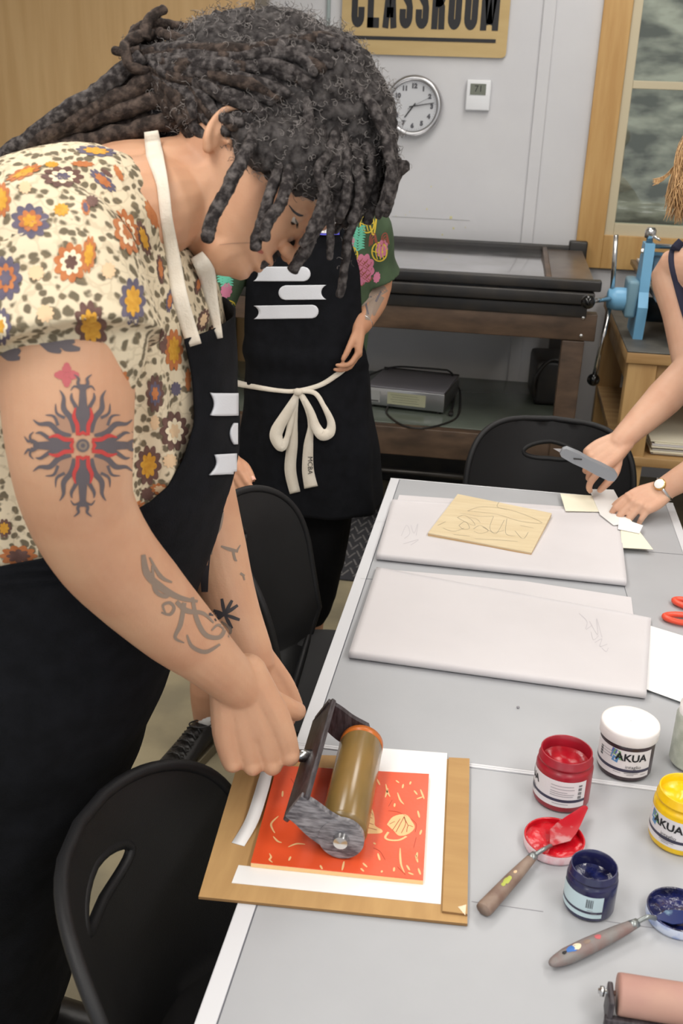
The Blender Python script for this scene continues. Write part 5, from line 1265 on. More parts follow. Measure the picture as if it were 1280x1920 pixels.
a.chain([P(-120, 480, 1.12), P(50, 412, 1.12), P(176, 386, 1.14), P(196, 420, 1.13)], [0.07, 0.071, 0.069, 0.066], SK, 24)
a.chain([P(150, 395, 1.18), P(225, 470, 1.17), P(262, 560, 1.17)], [0.064, 0.062, 0.055], SK, 20)
a.chain([P(190, 540, 0.985), P(212, 630, 0.975), P(232, 712, 0.985)], [0.045, 0.036, 0.017], SK, 16)
def sdisp(co, no):
    d = vnoise(co, 9, 1.0)*0.0045+vnoise(co, 26, 3.0)*0.0016
    # hanging folds under the arm, on the near side
    w = np.clip((1.42-co[:, 2])/0.12, 0, 1)*np.clip((co[:, 2]-1.08)/0.08, 0, 1)*np.clip((co[:, 0]+0.56)/0.1, 0, 1)
    d += w*0.006*np.sin((co[:, 0]*1.0+co[:, 1]*0.8)*95+vnoise(co, 5, 7)*3.0)
    return no*d[:, None]
shirt = organic('shirt', a, 0.0042, K['shirt'], pr, 4, sdisp)
bvS = bvh_of(shirt)
fl = Marks(bvS, 0.0007)
def flower(x, y, rx, ry, rot, o, i, c=None, lobes=10):
    fl.blob(x, y, rx, ry, K[o], rot, lobes, 0.28)
    if i: fl.blob(x, y, rx*0.62, ry*0.62, K[i], rot, 8, 0.35, 0.0003)
    if c: fl.blob(x, y, rx*0.36, ry*0.36, K[c], rot, 6, 0.4, 0.0006, rings=3)
FLW = [(117, 332, 36, 18, 0, 'fb', 'fc', 'fn'), (57, 415, 33, 29, .3, 'fn', 'fo', 'fy'), (115, 394, 13, 11, 0, 'fy', None, None), (237, 435, 21, 40, -.3, 'fo', 'fc', 'fo'), (133, 493, 29, 34, .2, 'fo', 'fc', 'fb'), (166, 478, 12, 32, .1, 'fo', 'fy', None),
       (248, 565, 22, 40, 0, 'fn', 'fy', 'fy'), (170, 612, 27, 44, -.2, 'fb', 'fy', 'fy'), (12, 522, 27, 38, 0, 'fn', 'fo', 'fn'), (3, 375, 16, 30, 0, 'fo', 'fy', None), (3, 612, 17, 32, 0, 'fn', 'fc', 'fy'), (45, 325, 32, 9, -.4, 'fo', 'fy', None), (180, 284, 34, 9, .1, 'fn', 'fy', None),
       (155, 308, 20, 5, .05, 'fo', None, None), (193, 339, 28, 10, .7, 'fn', 'fo', None), (172, 378, 11, 10, 0, 'fb', None, None), (160, 390, 7, 14, -.2, 'fo', 'fn', None), (284, 402, 8, 26, -.4, 'fo', None, None), (269, 447, 9, 32, -.3, 'fb', 'fy', None), (68, 512, 14, 13, 0, 'fl', None, None), (47, 352, 11, 11, 0, 'fl', None, None),
       (85, 588, 15, 15, 0, 'fl', None, None), (203, 508, 12, 14, 0, 'fl', None, None), (97, 309, 12, 5, 0, 'fy', None, None), (200, 325, 12, 4, .6, 'fb', None, None), (222, 325, 5, 16, -.5, 'fo', None, None),
       (326, 808, 24, 34, 0, 'fb', 'fc', 'fl'), (278, 872, 22, 34, .1, 'fb', 'fy', 'fy'), (325, 656, 16, 36, 0, 'fo', 'fy', 'fy'), (290, 738, 15, 32, 0, 'fb', 'fn', 'fo'), (276, 926, 12, 11, 0, 'fb', None, None), (300, 917, 17, 10, .2, 'fo', 'fl', None), (243, 957, 28, 11, -.5, 'fo', 'fb', None),
       (329, 729, 9, 12, 0, 'fn', None, None), (318, 864, 12, 12, 0, 'fl', None, None), (290, 792, 8, 13, 0, 'fl', None, None), (222, 716, 16, 22, .4, 'fo', 'fy', None), (352, 712, 5, 20, 0, 'fo', None, None), (35, 1042, 32, 18, 0, 'fo', 'fb', None), (8, 990, 13, 16, 0, 'fb', 'fy', None),
       (317, 565, 6, 20, .1, 'fn', 'fo', None), (300, 505, 6, 26, -.1, 'fb', 'fo', None), (340, 600, 5, 14, 0, 'fb', None, None), (305, 640, 7, 22, 0, 'fb', None, None), (225, 780, 8, 20, 0, 'fb', 'fo', None), (380, 600, 9, 20, .3, 'fb', 'fl', None), (372, 530, 6, 22, .2, 'fb', 'fo', None), (400, 620, 10, 10, 0, 'fb', 'fl', None), (345, 870, 8, 14, 0, 'fb', None, None)]
for f in FLW: flower(*f)
fl.join(shirt)
# trousers / skirt of the apron below the shirt
BS = [(0.16, -0.765, 1.15, 0.12, 0.17), (0.34, -0.745, 1.15, 0.125, 0.17), (0.5, -0.725, 1.15, 0.14, 0.18), (0.62, -0.70, 1.16, 0.158, 0.19), (0.75, -0.665, 1.165, 0.178, 0.20), (0.87, -0.632, 1.17, 0.192, 0.212), (0.95, -0.61, 1.175, 0.198, 0.220), (1.05, -0.588, 1.18, 0.203, 0.225)]
a = MB(); loft(a, dense(BS, 44), K['black2'], 48)
trousers = organic('trousers', a, 0.006, K['black2'], pr, 2, fabric_disp(0.010, 5, 0.003, 18, 2.0))
AS = [(z, cx, cy, rx+0.016, ry+0.012) for z, cx, cy, rx, ry in BS if z < 1.0]+[(z, cx, cy, rx+0.016, ry+0.016) for z, cx, cy, rx, ry in TS if 1.0 < z < 1.38]+[(1.40, -0.53, 1.18, 0.20, 0.222)]
def find_edge(px, py):
    st = dense(AS, 60); best = None
    d = (P(px, py, 1.0)-CAMPOS).normalized()
    for k in range(400):
        q = CAMPOS+d*(0.6+k*0.002); s_ = lerp_st(AS, q.z)
        if ((abs(q.x-s_[1])/s_[3])**2.2+(abs(q.y-s_[2])/s_[4])**2.2) < 1:
            return q.z, math.atan2((q.y-s_[2])/s_[4], (q.x-s_[1])/s_[3])
    return None
ed = [find_edge(*q) for q in ((352, 634), (368, 700), (370, 790), (352, 860), (320, 915), (272, 950), (230, 972), (90, 1040), (2, 1062))]
ed = sorted([e for e in ed if e]); zt_ap = max(e[0] for e in ed)
ez = [0.3]+[ed[0][0]-0.03]+[e[0] for e in ed]; ea = [-2.3, -2.3]+[e[1] for e in ed]
a = MB(); NA, NZ = 56, 90; vs = []
for i in range(NZ+1):
    z = 0.24+(zt_ap-0.24)*i/NZ; s_ = lerp_st(AS, z); a0 = interp(z, ez, ea); a1 = 2.2 if z < 1.05 else max(0.55, interp(z, [1.05, 1.2, 1.3, zt_ap], [2.0, 1.1, 0.85, 0.75]))
    for k in range(NA+1):
        an = a0+(a1-a0)*k/NA; p = torso_pt(s_, an, 2.2); nz_ = noise.noise(V((an*2.2, z*7, 4)))*0.006+noise.noise(V((an*5, z*16, 8)))*0.002
        nn = V((math.cos(an), math.sin(an), 0)); vs.append(p+nn*nz_)
w_ = NA+1; fs = [(i*w_+k, i*w_+k+1, (i+1)*w_+k+1, (i+1)*w_+k) for i in range(NZ) for k in range(NA)]
a.add(vs, fs, K['black']); apron = obj('apron', a, pr); md = apron.modifiers.new('t', 'SOLIDIFY'); md.thickness = 0.0022; md.offset = -1
mk = Marks(bvh_of(apron), 0.0008)
mk.grid([[(392+ (7*math.sin(PI*i/8))*1+ (443-392-7*math.sin(PI*i/8))*j/8, 736+42*i/8+ (1 if j > 0 else 0)) for j in range(9)] for i in range(9)], K['print'])
mk.grid([[(429+7*abs(i/8-0.5)**2*4+(442-429-7*abs(i/8-0.5)**2*4)*j/6, 793+40*i/8) for j in range(7)] for i in range(9)], K['print'])
mk.grid([[(400-10*i/8+8*math.sin(PI*i/8)+(440-400+10*i/8-8*math.sin(PI*i/8))*j/8, 852+38*i/8-2*j/8) for j in range(9)] for i in range(9)], K['print'])
mk.join(apron)
# straps
def ribbon_on(bv, px, wpx, name, mt, parent, off=0.003, dflt=1.15, lab=None):
    q, wd = smooth_path([V((x, y, 0)) for x, y in px], wpx, 7); n = len(q); rows = []; last = None
    raw = []
    for i in range(n):
        t = (q[min(i+1, n-1)]-q[max(i-1, 0)]).normalized(); s_ = V((-t.y, t.x, 0))
        row = []
        for j in range(5):
            u = (j/4-0.5)*wd[i]; x, y = q[i].x+s_.x*u, q[i].y+s_.y*u; p, nr = hit(bv, x, y, off); row.append((x, y, None if p is None else ((RM.T @ np.array(p-CAMPOS))[2])))
        raw.append(row)
    ds = [[c[2] for c in r] for r in raw]; last = None
    med = []
    for r in ds:
        v_ = [c for c in r if c is not None]; m_ = min(v_) if v_ else None; med.append(m_ if m_ is not None else (med[-1] if med else dflt))
    sm = [sum(med[max(0, i-2):i+3])/len(med[max(0, i-2):i+3]) for i in range(n)]
    sm = [min(s1, m1) for s1, m1 in zip(sm, med)]
    vs = [P(x, y, sm[i]+0.0004*(j-2)) for i, r in enumerate(raw) for j, (x, y, d) in enumerate(r)]
    a = MB(); a.add(vs, [(i*5+k, i*5+k+1, (i+1)*5+k+1, (i+1)*5+k) for i in range(n-1) for k in range(4)], mt)
    o = obj(name, a, parent); md = o.modifiers.new('t', 'SOLIDIFY'); md.thickness = 0.0012; return o
bvBS = bvh_of(body1, shirt, apron)
ribbon_on(bvBS, [(283, 246), (290, 290), (304, 345), (312, 410), (324, 480), (338, 560), (364, 648)], [26, 32, 22, 22, 26, 29, 28], 'neck_strap', K['strap'], pr)
ribbon_on(bvBS, [(368, 478), (386, 510), (396, 560), (412, 634)], [26, 34, 24, 10], 'neck_strap', K['strap'], pr)
# shoes of the leaning person
for fy in (1.06, 1.27):
    a = MB(); a.chain([V((-0.81, fy, 0.06)), V((-0.71, fy, 0.055)), V((-0.58, fy, 0.042))], [0.052, 0.05, 0.042], K['shoe'], 16, None); a.chain([V((-0.78, fy, 0.1)), V((-0.77, fy, 0.2))], [0.055, 0.06], K['shoe'], 16)
    obj('shoe', a, pr)

# hair
hr = MB()
HB = [(335, 190, 1.21, .052), (395, 165, 1.21, .072), (455, 165, 1.205, .088), (520, 175, 1.205, .096), (580, 195, 1.21, .092), (625, 230, 1.21, .078), (655, 275, 1.21, .060), (660, 320, 1.22, .045), (590, 290, 1.205, .066), (530, 265, 1.19, .062), (475, 235, 1.17, .055), (430, 176, 1.17, .042), (275, 112, 1.22, .026), (305, 150, 1.22, .040), (365, 205, 1.17, .030), (345, 225, 1.22, .035), (485, 265, 1.19, .052), (474, 262, 1.14, .026), (515, 285, 1.15, .040), (560, 300, 1.155, .042), (610, 325, 1.17, .040), (650, 350, 1.2, .036), (600, 130, 1.25, .05), (500, 95, 1.23, .045), (400, 105, 1.23, .045)]
for (x, y, d, r) in HB: hr.ball(P(x, y, d), r*0.96, K['hairb'], 24, 16)
hair = organic('hair', hr, 0.0048, K['hairb'], pr, 3, fabric_disp(0.006, 45, 0.005, 110, 3.0))
bvH = bvh_of(hair)
rnd = random.Random(11)
def dread(pts, r0, r1, mt=None, name='dreadlock', taper=True):
    q, rr = smooth_path([V(p) for p in pts], [1]*len(pts), 9); n = len(q)
    ph = rnd.random()*50
    rad = [(r0+(r1-r0)*i/(n-1))*(1+0.13*noise.noise(q[i]*60+V((ph, 0, 0)))) for i in range(n)]
    rad[-1] *= 0.5; rad[-2] *= 0.85
    wig = 0.0016
    q = [p+V((noise.noise(p*40+V((ph, 0, 0))), noise.noise(p*40+V((0, ph, 0))), noise.noise(p*40+V((0, 0, ph)))))*wig*2 for p in q]
    a = MB(); a.tube(q, rad, mt or K['dread'], 10, True, None, 0.16, 300); obj(name, a, hair)
    return q
def PP(l): return [P(*p) for p in l]
dq = []
front = [([(462, 285, 1.11), (440, 325, 1.10), (415, 370, 1.098), (396, 415, 1.098), (388, 456, 1.10)], .0072, .0078),
 ([(520, 318, 1.13), (508, 350, 1.12), (496, 395, 1.118), (484, 440, 1.12), (478, 470, 1.12)], .0070, .0066),
 ([(545, 318, 1.13), (536, 350, 1.115), (520, 390, 1.11), (502, 425, 1.112), (492, 455, 1.115)], .0074, .0070),
 ([(622, 320, 1.13), (606, 360, 1.12), (594, 400, 1.12), (578, 440, 1.125), (562, 460, 1.13)], .0060, .0058),
 ([(628, 340, 1.16), (608, 400, 1.15), (585, 450, 1.15), (562, 490, 1.155), (547, 512, 1.16)], .0066, .0068),
 ([(600, 410, 1.17), (578, 450, 1.17), (560, 480, 1.175), (550, 505, 1.17)], .0050, .0046),
 ([(640, 350, 1.15), (624, 395, 1.15), (618, 440, 1.15), (617, 490, 1.155)], .0056, .0042),
 ([(690, 380, 1.18), (662, 420, 1.18), (648, 470, 1.18), (641, 520, 1.185), (634, 556, 1.19)], .0062, .0048),
 ([(570, 420, 1.24), (545, 455, 1.22), (515, 478, 1.21), (484, 500, 1.20)], .0056, .0058),
 ([(655, 360, 1.2), (640, 400, 1.2), (628, 440, 1.2)], .006, .004),
 ([(600, 320, 1.12), (605, 360, 1.12), (612, 385, 1.13)], .0062, .005)]
for q, r0, r1 in front:
    x, y, d = q[0]; q = [(x+30, y-75, d+0.03), (x+14, y-32, d+0.008)]+q[:1]+q[1:] if y < 345 else q
    dq.append(dread(PP(q), r0, r1))
# bangs: over the forehead and down
for i in range(30):
    u = (i+0.5)/30; v_ = rnd.random()
    sx = 560+150*u+rnd.uniform(-14, 14); sy = 130+110*u+rnd.uniform(-25, 45)
    ex = 560+185*u+rnd.uniform(-10, 10); ey = 340+75*math.sin(u*PI*0.9)+rnd.uniform(-45, 25); d0 = 1.12+0.10*v_+0.03*u
    mx_ = max(sx, ex)+14+18*u
    dq.append(dread([P(sx-20, sy, d0+0.05), P(sx+8, sy+50, d0+0.012), P((sx+mx_)/2+6, (sy+ey)/2, d0), P(ex+2, ey-35, d0+0.005), P(ex-10, ey, d0+0.01)], .0072, .0062))
for i in range(12):   # along the outer curve
    u = i/11; d0 = 1.14+0.14*((i*5) % 12)/11
    dq.append(dread([P(625+40*u, 120+60*u, d0+0.01), P(690+18*u, 190+30*u, d0), P(724+10*u, 260+10*u, d0), P(733-2*u, 330, d0), P(728-22*u, 385+25*u, d0+0.01)], .0068, .0058))
# swept back over the crown to the knot
for i in range(20):
    u = i/19; d0 = 1.105+0.02*abs(u-0.45)*2; ex = 300+350*u**0.9; ey = 225-130*u**0.7 if u < 0.5 else 145-60*(u-0.5)+20*math.sin(i)
    tx2 = 350+260*u; ty2 = 240-175*u+10*math.sin(i*2.1)
    pts = [(262+rnd.uniform(-8, 8), 105+rnd.uniform(-14, 14), 1.195), (300+40*u, 118-25*u+40*(1-u), 1.165)]
    mid_ = (300+tx2)/2+20; mdy = (130+ty2)/2-8*u
    pts += [(mid_, mdy, 1.13), (tx2, ty2, 1.12+0.02*u), (tx2+55, ty2+28+10*math.sin(i), 1.13+0.02*u)]
    w3 = [P(*p) for p in pts]
    w4 = []
    for p, (x, y, d) in zip(w3, pts):
        h_, n_ = hit(bvH, x, y, 0.002); w4.append(h_ if h_ is not None else p)
    dq.append(dread(w4, .0078, .0066, K['dread'] if i % 3 else K['dreadb']))
# nape, up to the knot
for i in range(6):
    u = i/5; pts = [(330+75*u, 232-8*u), (315+50*u, 200-25*u), (290+20*u, 150-15*u), (268, 112)]
    w4 = []
    for (x, y) in pts:
        h_, n_ = hit(bvH, x, y, 0.002); w4.append(h_ if h_ is not None else P(x, y, 1.19))
    dq.append(dread(w4, .007, .0065, K['dreadb']))
# the tail hanging back from the knot
for i in range(17):
    u = i/16; d0 = 1.165+0.075*((i*7) % 17)/16; j_ = 5*math.sin(i*3)
    dq.append(dread([P(268+62*u, 108+125*u, d0-0.005), P(200, 158+100*u+j_, d0), P(100, 226+54*u+j_, d0), P(0, 300+26*u, d0+0.02), P(-100, 370+40*u, d0+0.04), P(-190, 470+60*u, d0+0.06)], .0104, .0094, K['dreadb'] if i % 4 else K['dread']))
for q in ([(300, 70, 1.2), (262, 66, 1.17), (240, 90, 1.17), (262, 118, 1.17), (300, 110, 1.18), (316, 84, 1.19)], [(330, 66, 1.22), (300, 44, 1.2), (268, 50, 1.19), (246, 76, 1.19), (232, 112, 1.2)], [(255, 60, 1.2), (236, 88, 1.16), (244, 122, 1.15), (280, 132, 1.16)], [(270, 75, 1.17), (275, 48, 1.17), (290, 26, 1.175), (311, 14, 1.18)], [(262, 96, 1.16), (238, 98, 1.16), (213, 92, 1.165)], [(250, 72, 1.19), (300, 50, 1.2), (350, 52, 1.2), (390, 62, 1.2)], [(300, 60, 1.18), (340, 72, 1.16), (390, 60, 1.18)]):
    dread(PP(q), .0072 if len(q) > 3 else .0062, .0052, K['dreadb'])
# loose curls
fz = MB(); fz2 = MB(); hv = hair.data.vertices; nv = len(hv)
bases = []
for k in range(2600):
    v = hv[rnd.randrange(nv)]; bases.append((v.co.copy(), v.normal.copy()))
for q in dq:
    for k in range(16):
        p = q[rnd.randrange(int(len(q)*0.7))]; bases.append((p, V((rnd.uniform(-1, 1), rnd.uniform(-1, 1), rnd.uniform(-1, 1))).normalized()))
for i, (p, n_) in enumerate(bases):
    if n_.dot((CAMPOS-p).normalized()) < -0.35: continue
    t_ = n_.cross(V((rnd.uniform(-1, 1), rnd.uniform(-1, 1), rnd.uniform(-1, 1)))).normalized(); b_ = n_.cross(t_)
    L_ = rnd.uniform(0.008, 0.020); R2 = rnd.uniform(0.002, 0.0042); turns = rnd.uniform(0.5, 1.3)
    pts = []
    for k in range(7):
        s_ = k/6; an = 2*PI*turns*s_; pts.append(p+n_*(0.001+L_*0.55*s_)+t_*(L_*0.5*s_+R2*math.sin(an))+b_*R2*(1-math.cos(an)))
    (fz if i % 3 else fz2).tube(pts, 0.00028, K['fuzz'] if i % 3 else K['fuzzd'], 3, False)
for v_ in fz2.v: pass
o_ = len(fz.v); fz.add(fz2.v, fz2.f, K['fuzzd'])
o = obj('loose_curls', fz, hair); o['kind'] = 'stuff'

# ---------------------------------------------------------------- 2. person standing behind in the printed apron
SK2 = K['skin2']
pb = thing('person', 'person standing behind in a green printed shirt and long black apron, hand on hip', 'person', (-0.52, 2.6, 0))
X2, Y2 = -0.505, 2.60
a = MB()
T2 = [(0.84, X2, Y2, 0.165, 0.11), (0.98, X2, Y2, 0.150, 0.10), (1.12, X2, Y2, 0.158, 0.105), (1.25, X2, Y2, 0.165, 0.11), (1.34, X2, Y2, 0.16, 0.10), (1.40, X2, Y2, 0.11, 0.08), (1.44, X2, Y2, 0.05, 0.05)]
loft(a, dense(T2), SK2, 32)
a.chain([V((X2, Y2, 1.40)), V((X2, Y2-0.01, 1.50))], [0.052, 0.05], SK2, 18)
e2 = P(706, 535, 2.64); w2 = P(676, 610, 2.565)
s2 = V((X2+0.135, Y2, 1.355))
a.chain([V((X2+0.08, Y2, 1.35)), s2, (s2+e2)/2+V((0.012, 0, 0)), e2], [0.05, 0.05, 0.045, 0.04], SK2, 20)
a.chain([e2, P(698, 566, 2.62), P(685, 592, 2.585), w2], [0.040, 0.037, 0.031, 0.026], SK2, 20)
D2 = (P(668, 690, 2.57)-w2).normalized()
t2 = hand_mb(a, w2+D2*0.0, D2, V((0.15, -0.95, 0.1)), False, 0.80, [(30, 35, 25), (28, 35, 25), (26, 35, 25), (24, 35, 25)], [(0.85, 0.35, -0.3), (0.9, 0.1, -0.3), (0.9, 0.0, -0.4)], 0.02, SK2)
s3 = V((X2-0.155, Y2, 1.355)); e3 = P(330, 690, 2.58); w3_ = P(424, 866, 2.36)
a.chain([V((X2-0.08, Y2, 1.35)), s3, e3], [0.05, 0.05, 0.042], SK2, 20); a.chain([e3, (e3+w3_)/2, w3_], [0.041, 0.034, 0.025], SK2, 20)
D3 = (P(452, 935, 2.27)-w3_).normalized()
t3 = hand_mb(a, w3_-D3*0.01, D3, V((0.6, -0.4, 0.2)), True, 0.85, [(12, 22, 16), (15, 24, 16), (18, 26, 16), (20, 28, 18)], [(0.9, 0.4, -0.1), (0.95, 0.1, -0.1), (0.95, 0.0, -0.1)], 0.02, SK2)
fA = PZ(385, 1345, 0.09)
a.chain([V((X2-0.08, Y2, 0.85)), V((X2-0.14, Y2-0.06, 0.48)), V((fA.x+0.01, fA.y+0.02, 0.26)), V((fA.x, fA.y, 0.09))], [0.085, 0.056, 0.046, 0.033], SK2, 18)
a.chain([V((X2+0.08, Y2, 0.85)), V((X2+0.05, Y2, 0.48)), V((X2+0.02, Y2+0.02, 0.26)), V((X2+0.02, Y2+0.02, 0.09))], [0.085, 0.056, 0.046, 0.033], SK2, 18)
h2L = head_mb(a, V((X2, Y2-0.015, 1.555)), V((0.1, -1, -0.15)).normalized(), V((0, -0.15, 1)).normalized(), V((-1, -0.1, 0)).normalized(), 0.84, SK2)
body2 = organic('body', a, 0.0038, SK2, pb, 3)
face_parts(h2L, 0.84, pb, None)
nails(t3[:1]+t3[4:], pb)
mk = Marks(bvh_of(body2), 0.0006)
for q, w_ in (([(722, 538), (700, 552), (688, 560), (676, 572)], [18, 20, 14, 10]), ([(700, 560), (692, 585), (688, 600)], [12, 12, 8]), ([(684, 556), (672, 560), (668, 575)], [8, 10, 8]), ([(716, 556), (704, 578), (700, 592)], [10, 10, 4])): mk.stroke(q, w_, K['inkg'])
mk.stroke([(696, 556), (686, 566), (690, 590)], [3, 4, 3], K['inkt'], dz=0.0003); mk.stroke([(714, 546), (704, 566)], [3, 4], K['inkt'], dz=0.0003); mk.stroke([(674, 562), (672, 576)], [2, 3], K['inkt'], dz=0.0003)
mk.join(body2)
a = MB(); bw = (w2-e2).normalized(); bu = bw.cross(V((0, 0, 1))).normalized(); bv_ = bw.cross(bu)
a.tube([w2-bw*0.01+(bu*math.cos(k)+bv_*math.sin(k))*0.028 for k in np.linspace(0, 2*PI, 24)], 0.0012, K['chrome'], 6, False); obj('bracelet', a, pb)
# shirt
a = MB(); loft(a, dense([(0.93, X2, Y2, 0.152, 0.108)]+[(z, cx, cy, rx+0.002, ry+0.008) for z, cx, cy, rx, ry in T2[1:6]]), SK2, 40)
m_ = s2*0.35+e2*0.65
a.chain([V((X2+0.07, Y2, 1.345)), s2, m_], [0.06, 0.063, 0.062], SK2, 22); a.tube([m_, m_+(e2-s2).normalized()*0.035], [0.063, 0.072], SK2, 24)
m3 = s3*0.4+e3*0.6; a.chain([V((X2-0.07, Y2, 1.345)), s3, m3], [0.06, 0.063, 0.066], SK2, 22); a.chain([P(400, 460, 2.60), P(396, 560, 2.58), P(402, 640, 2.58)], [0.05, 0.052, 0.05], SK2, 20)
shirt2 = organic('shirt', a, 0.005, K['green'], pb, 3, fabric_disp(0.004, 10, 0.0015, 30, 6))
mk = Marks(bvh_of(shirt2), 0.0007)
for (x, y, rx, ry) in ((680, 505, 20, 28), (650, 470, 12, 34), (716, 466, 10, 16), (640, 440, 8, 12), (706, 520, 6, 10), (424, 545, 10, 14), (436, 610, 8, 16)): mk.blob(x, y, rx, ry, K['pink'], 0.2, 9, 0.2)
for k in range(26): x = 670+((k*37) % 30)-5; y = 485+((k*53) % 48); mk.stroke([(x-5, y), (x, y+4), (x+4, y-3)], 1.3, K['redb'], dz=0.0004)
for k in range(16): x = 646+((k*29) % 16); y = 445+((k*47) % 60); mk.stroke([(x-4, y), (x, y+4), (x+3, y-3)], 1.2, K['redb'], dz=0.0004)
for (x, y, r) in ((711, 472, 14), (658, 478, 12), (428, 585, 17), (688, 420, 13)):
    mk.stroke([(x+r*math.cos(a_), y+r*1.25*math.sin(a_)) for a_ in np.linspace(0, 6.28, 14)], 2.6, K['yelp'])
    for o_ in (-5, 1, 7): mk.stroke([(x+o_, y-r), (x+o_-2, y), (x+o_+1, y+r)], 1.8, K['yelp'])
    mk.stroke([(x-r, y-2), (x, y+2), (x+r, y-3)], 1.8, K['yelp'])
for (x, y) in ((672, 440), (670, 460), (420, 505), (424, 530), (418, 522), (430, 512)):
    for k in range(5): mk.stroke([(x, y+k*5-10), (x+7, y+k*5-16), (x+13, y+k*5-15)], [2, 5, 1.5], K['teal']); mk.stroke([(x, y+k*5-10), (x-6, y+k*5-15), (x-11, y+k*5-13)], [2, 5, 1.5], K['teal'])
for (x, y) in ((700, 450), (722, 450), (650, 565), (640, 545)):
    for k in range(3): mk.stroke([(x-8+k*3, y+12-k*2), (x-6+k*2, y-8+k*4), (x+2, y-12+k*4), (x+7-k*2, y+8-k*2)], 2.2, K['redb'])
for q in ([(690, 410), (700, 440), (706, 400)], [(648, 580), (655, 560), (650, 600)]): mk.stroke(q, 3, K['yelp'])
mk.join(shirt2)
# apron
A2 = [(0.60, X2+0.005, Y2, 0.210, 0.140), (0.75, X2+0.005, Y2, 0.195, 0.138), (0.90, X2, Y2, 0.172, 0.130), (0.985, X2, Y2, 0.165, 0.122), (1.03, X2, Y2, 0.168, 0.126), (1.12, X2, Y2, 0.172, 0.126), (1.25, X2, Y2, 0.176, 0.13), (1.42, X2, Y2, 0.16, 0.115)]
a = MB(); NA, NZ = 48, 80; vs = []; c2 = -PI/2
for i in range(NZ+1):
    z = 0.60+(1.39-0.60)*i/NZ; s_ = lerp_st(A2, z); hwid = interp(z, [0.6, 0.97, 1.02, 1.12, 1.25, 1.39], [1.75, 1.6, 1.25, 1.05, 0.9, 0.55])
    for k in range(NA+1):
        an = c2-hwid+2*hwid*k/NA; p = torso_pt(s_, an, 2.3); wv = noise.noise(V((an*3, z*4, 2)))*0.006+(0.006*math.sin(an*9+2*noise.noise(V((z*3, 0, 0)))) if z < 0.9 else 0)*min(1, (0.95-z)/0.2 if z < 0.95 else 0)
        if 0.99 < z < 1.06: wv += 0.006*math.sin((z-0.99)/0.07*PI)
        vs.append(p+V((math.cos(an), math.sin(an), 0))*wv)
w_ = NA+1; a.add(vs, [(i*w_+k, i*w_+k+1, (i+1)*w_+k+1, (i+1)*w_+k) for i in range(NZ) for k in range(NA)], K['black'])
apron2 = obj('apron', a, pb); md = apron2.modifiers.new('t', 'SOLIDIFY'); md.thickness = 0.0025; md.offset = -1
a = MB(); loft(a, dense([(0.62, X2, Y2, 0.19, 0.12), (0.85, X2, Y2, 0.168, 0.118), (0.93, X2, Y2, 0.158, 0.108)], 8), K['black2'], 32)
for q in ([V((X2-0.08, Y2, 0.8)), V((X2-0.14, Y2-0.06, 0.45)), V((fA.x+0.012, fA.y+0.02, 0.30))], [V((X2+0.07, Y2, 0.8)), V((X2+0.05, Y2, 0.45)), V((X2+0.02, Y2+0.01, 0.25))]): a.chain(q, [0.095, 0.073, 0.058], K['black2'], 20)
organic('trousers', a, 0.006, K['black2'], pb, 2, fabric_disp(0.006, 8, 0.002, 25, 4))
mk = Marks(bvh_of(apron2), 0.0012)
def book(x0, x1, y0, y1, right_round, dy=0.0):
    rows = []; n = 16; m_ = 20; h = (y1-y0)/2; yc = (y0+y1)/2
    for i in range(n+1):
        v = -1+2*i/n; rnd_ = h*(1-math.sqrt(max(0, 1-v*v*0.995))); cut = 9*(1-v*v)**0.8
        l_ = x0+(rnd_ if not right_round else cut-2); r_ = x1-(rnd_ if right_round else cut-2)
        rows.append([(l_+(r_-l_)*j/m_, yc+v*h+dy*(l_+(r_-l_)*j/m_-x0)/(x1-x0)) for j in range(m_+1)])
    mk.grid(rows, K['print'])
book(478, 582, 500, 527, True); book(523, 609, 535, 562, False, -1); book(479, 597, 573, 598, True, -2)
mk.join(apron2)
# waist tie, bow, tails
bv2 = bvh_of(apron2, shirt2)
def rib(px, wpx, name='waist_tie', off=0.004, base=None, lift=None):
    q, wd = smooth_path([V((x, y, 0)) for x, y in px], wpx, 6); n = len(q); vs = []; ds = []
    for i in range(n):
        p, nr = hit(bv2, q[i].x, q[i].y, off); ds.append(None if p is None else (RM.T @ np.array(p-CAMPOS))[2])
    good = [d for d in ds if d]; ds = [d if d else good[0] for d in ds]
    for i in range(n):
        t = (q[min(i+1, n-1)]-q[max(i-1, 0)]).normalized(); s_ = V((-t.y, t.x, 0)); d = ds[i]-(lift*math.sin(PI*i/(n-1)) if lift else 0)
        for j in range(3): u = (j/2-0.5)*wd[i]; vs.append(P(q[i].x+s_.x*u, q[i].y+s_.y*u, d))
    a = MB(); a.add(vs, [(i*3+k, i*3+k+1, (i+1)*3+k+1, (i+1)*3+k) for i in range(n-1) for k in range(2)], K['strap']); o = obj(name, a, pb); md = o.modifiers.new('t', 'SOLIDIFY'); md.thickness = 0.0016; return o
wt = rib([(430, 715), (470, 724), (520, 732), (555, 733), (600, 722), (635, 700), (652, 688)], [14, 10, 8, 8, 9, 10, 5], off=0.006)
rib([(560, 735), (540, 770), (520, 805), (518, 822), (528, 838), (538, 820), (545, 790), (552, 750)], [10, 18, 24, 24, 18, 10, 12, 8], 'bow_loop', 0.006, lift=0.012)
rib([(562, 733), (590, 737), (606, 760), (620, 790), (618, 810), (604, 815), (592, 800), (582, 770), (566, 740)], [8, 9, 9, 14, 20, 22, 18, 12, 8], 'bow_loop', 0.006, lift=0.012)
rib([(556, 736), (549, 780), (548, 830), (544, 880), (553, 924)], [9, 18, 20, 22, 20], 'tie_tail', 0.008)
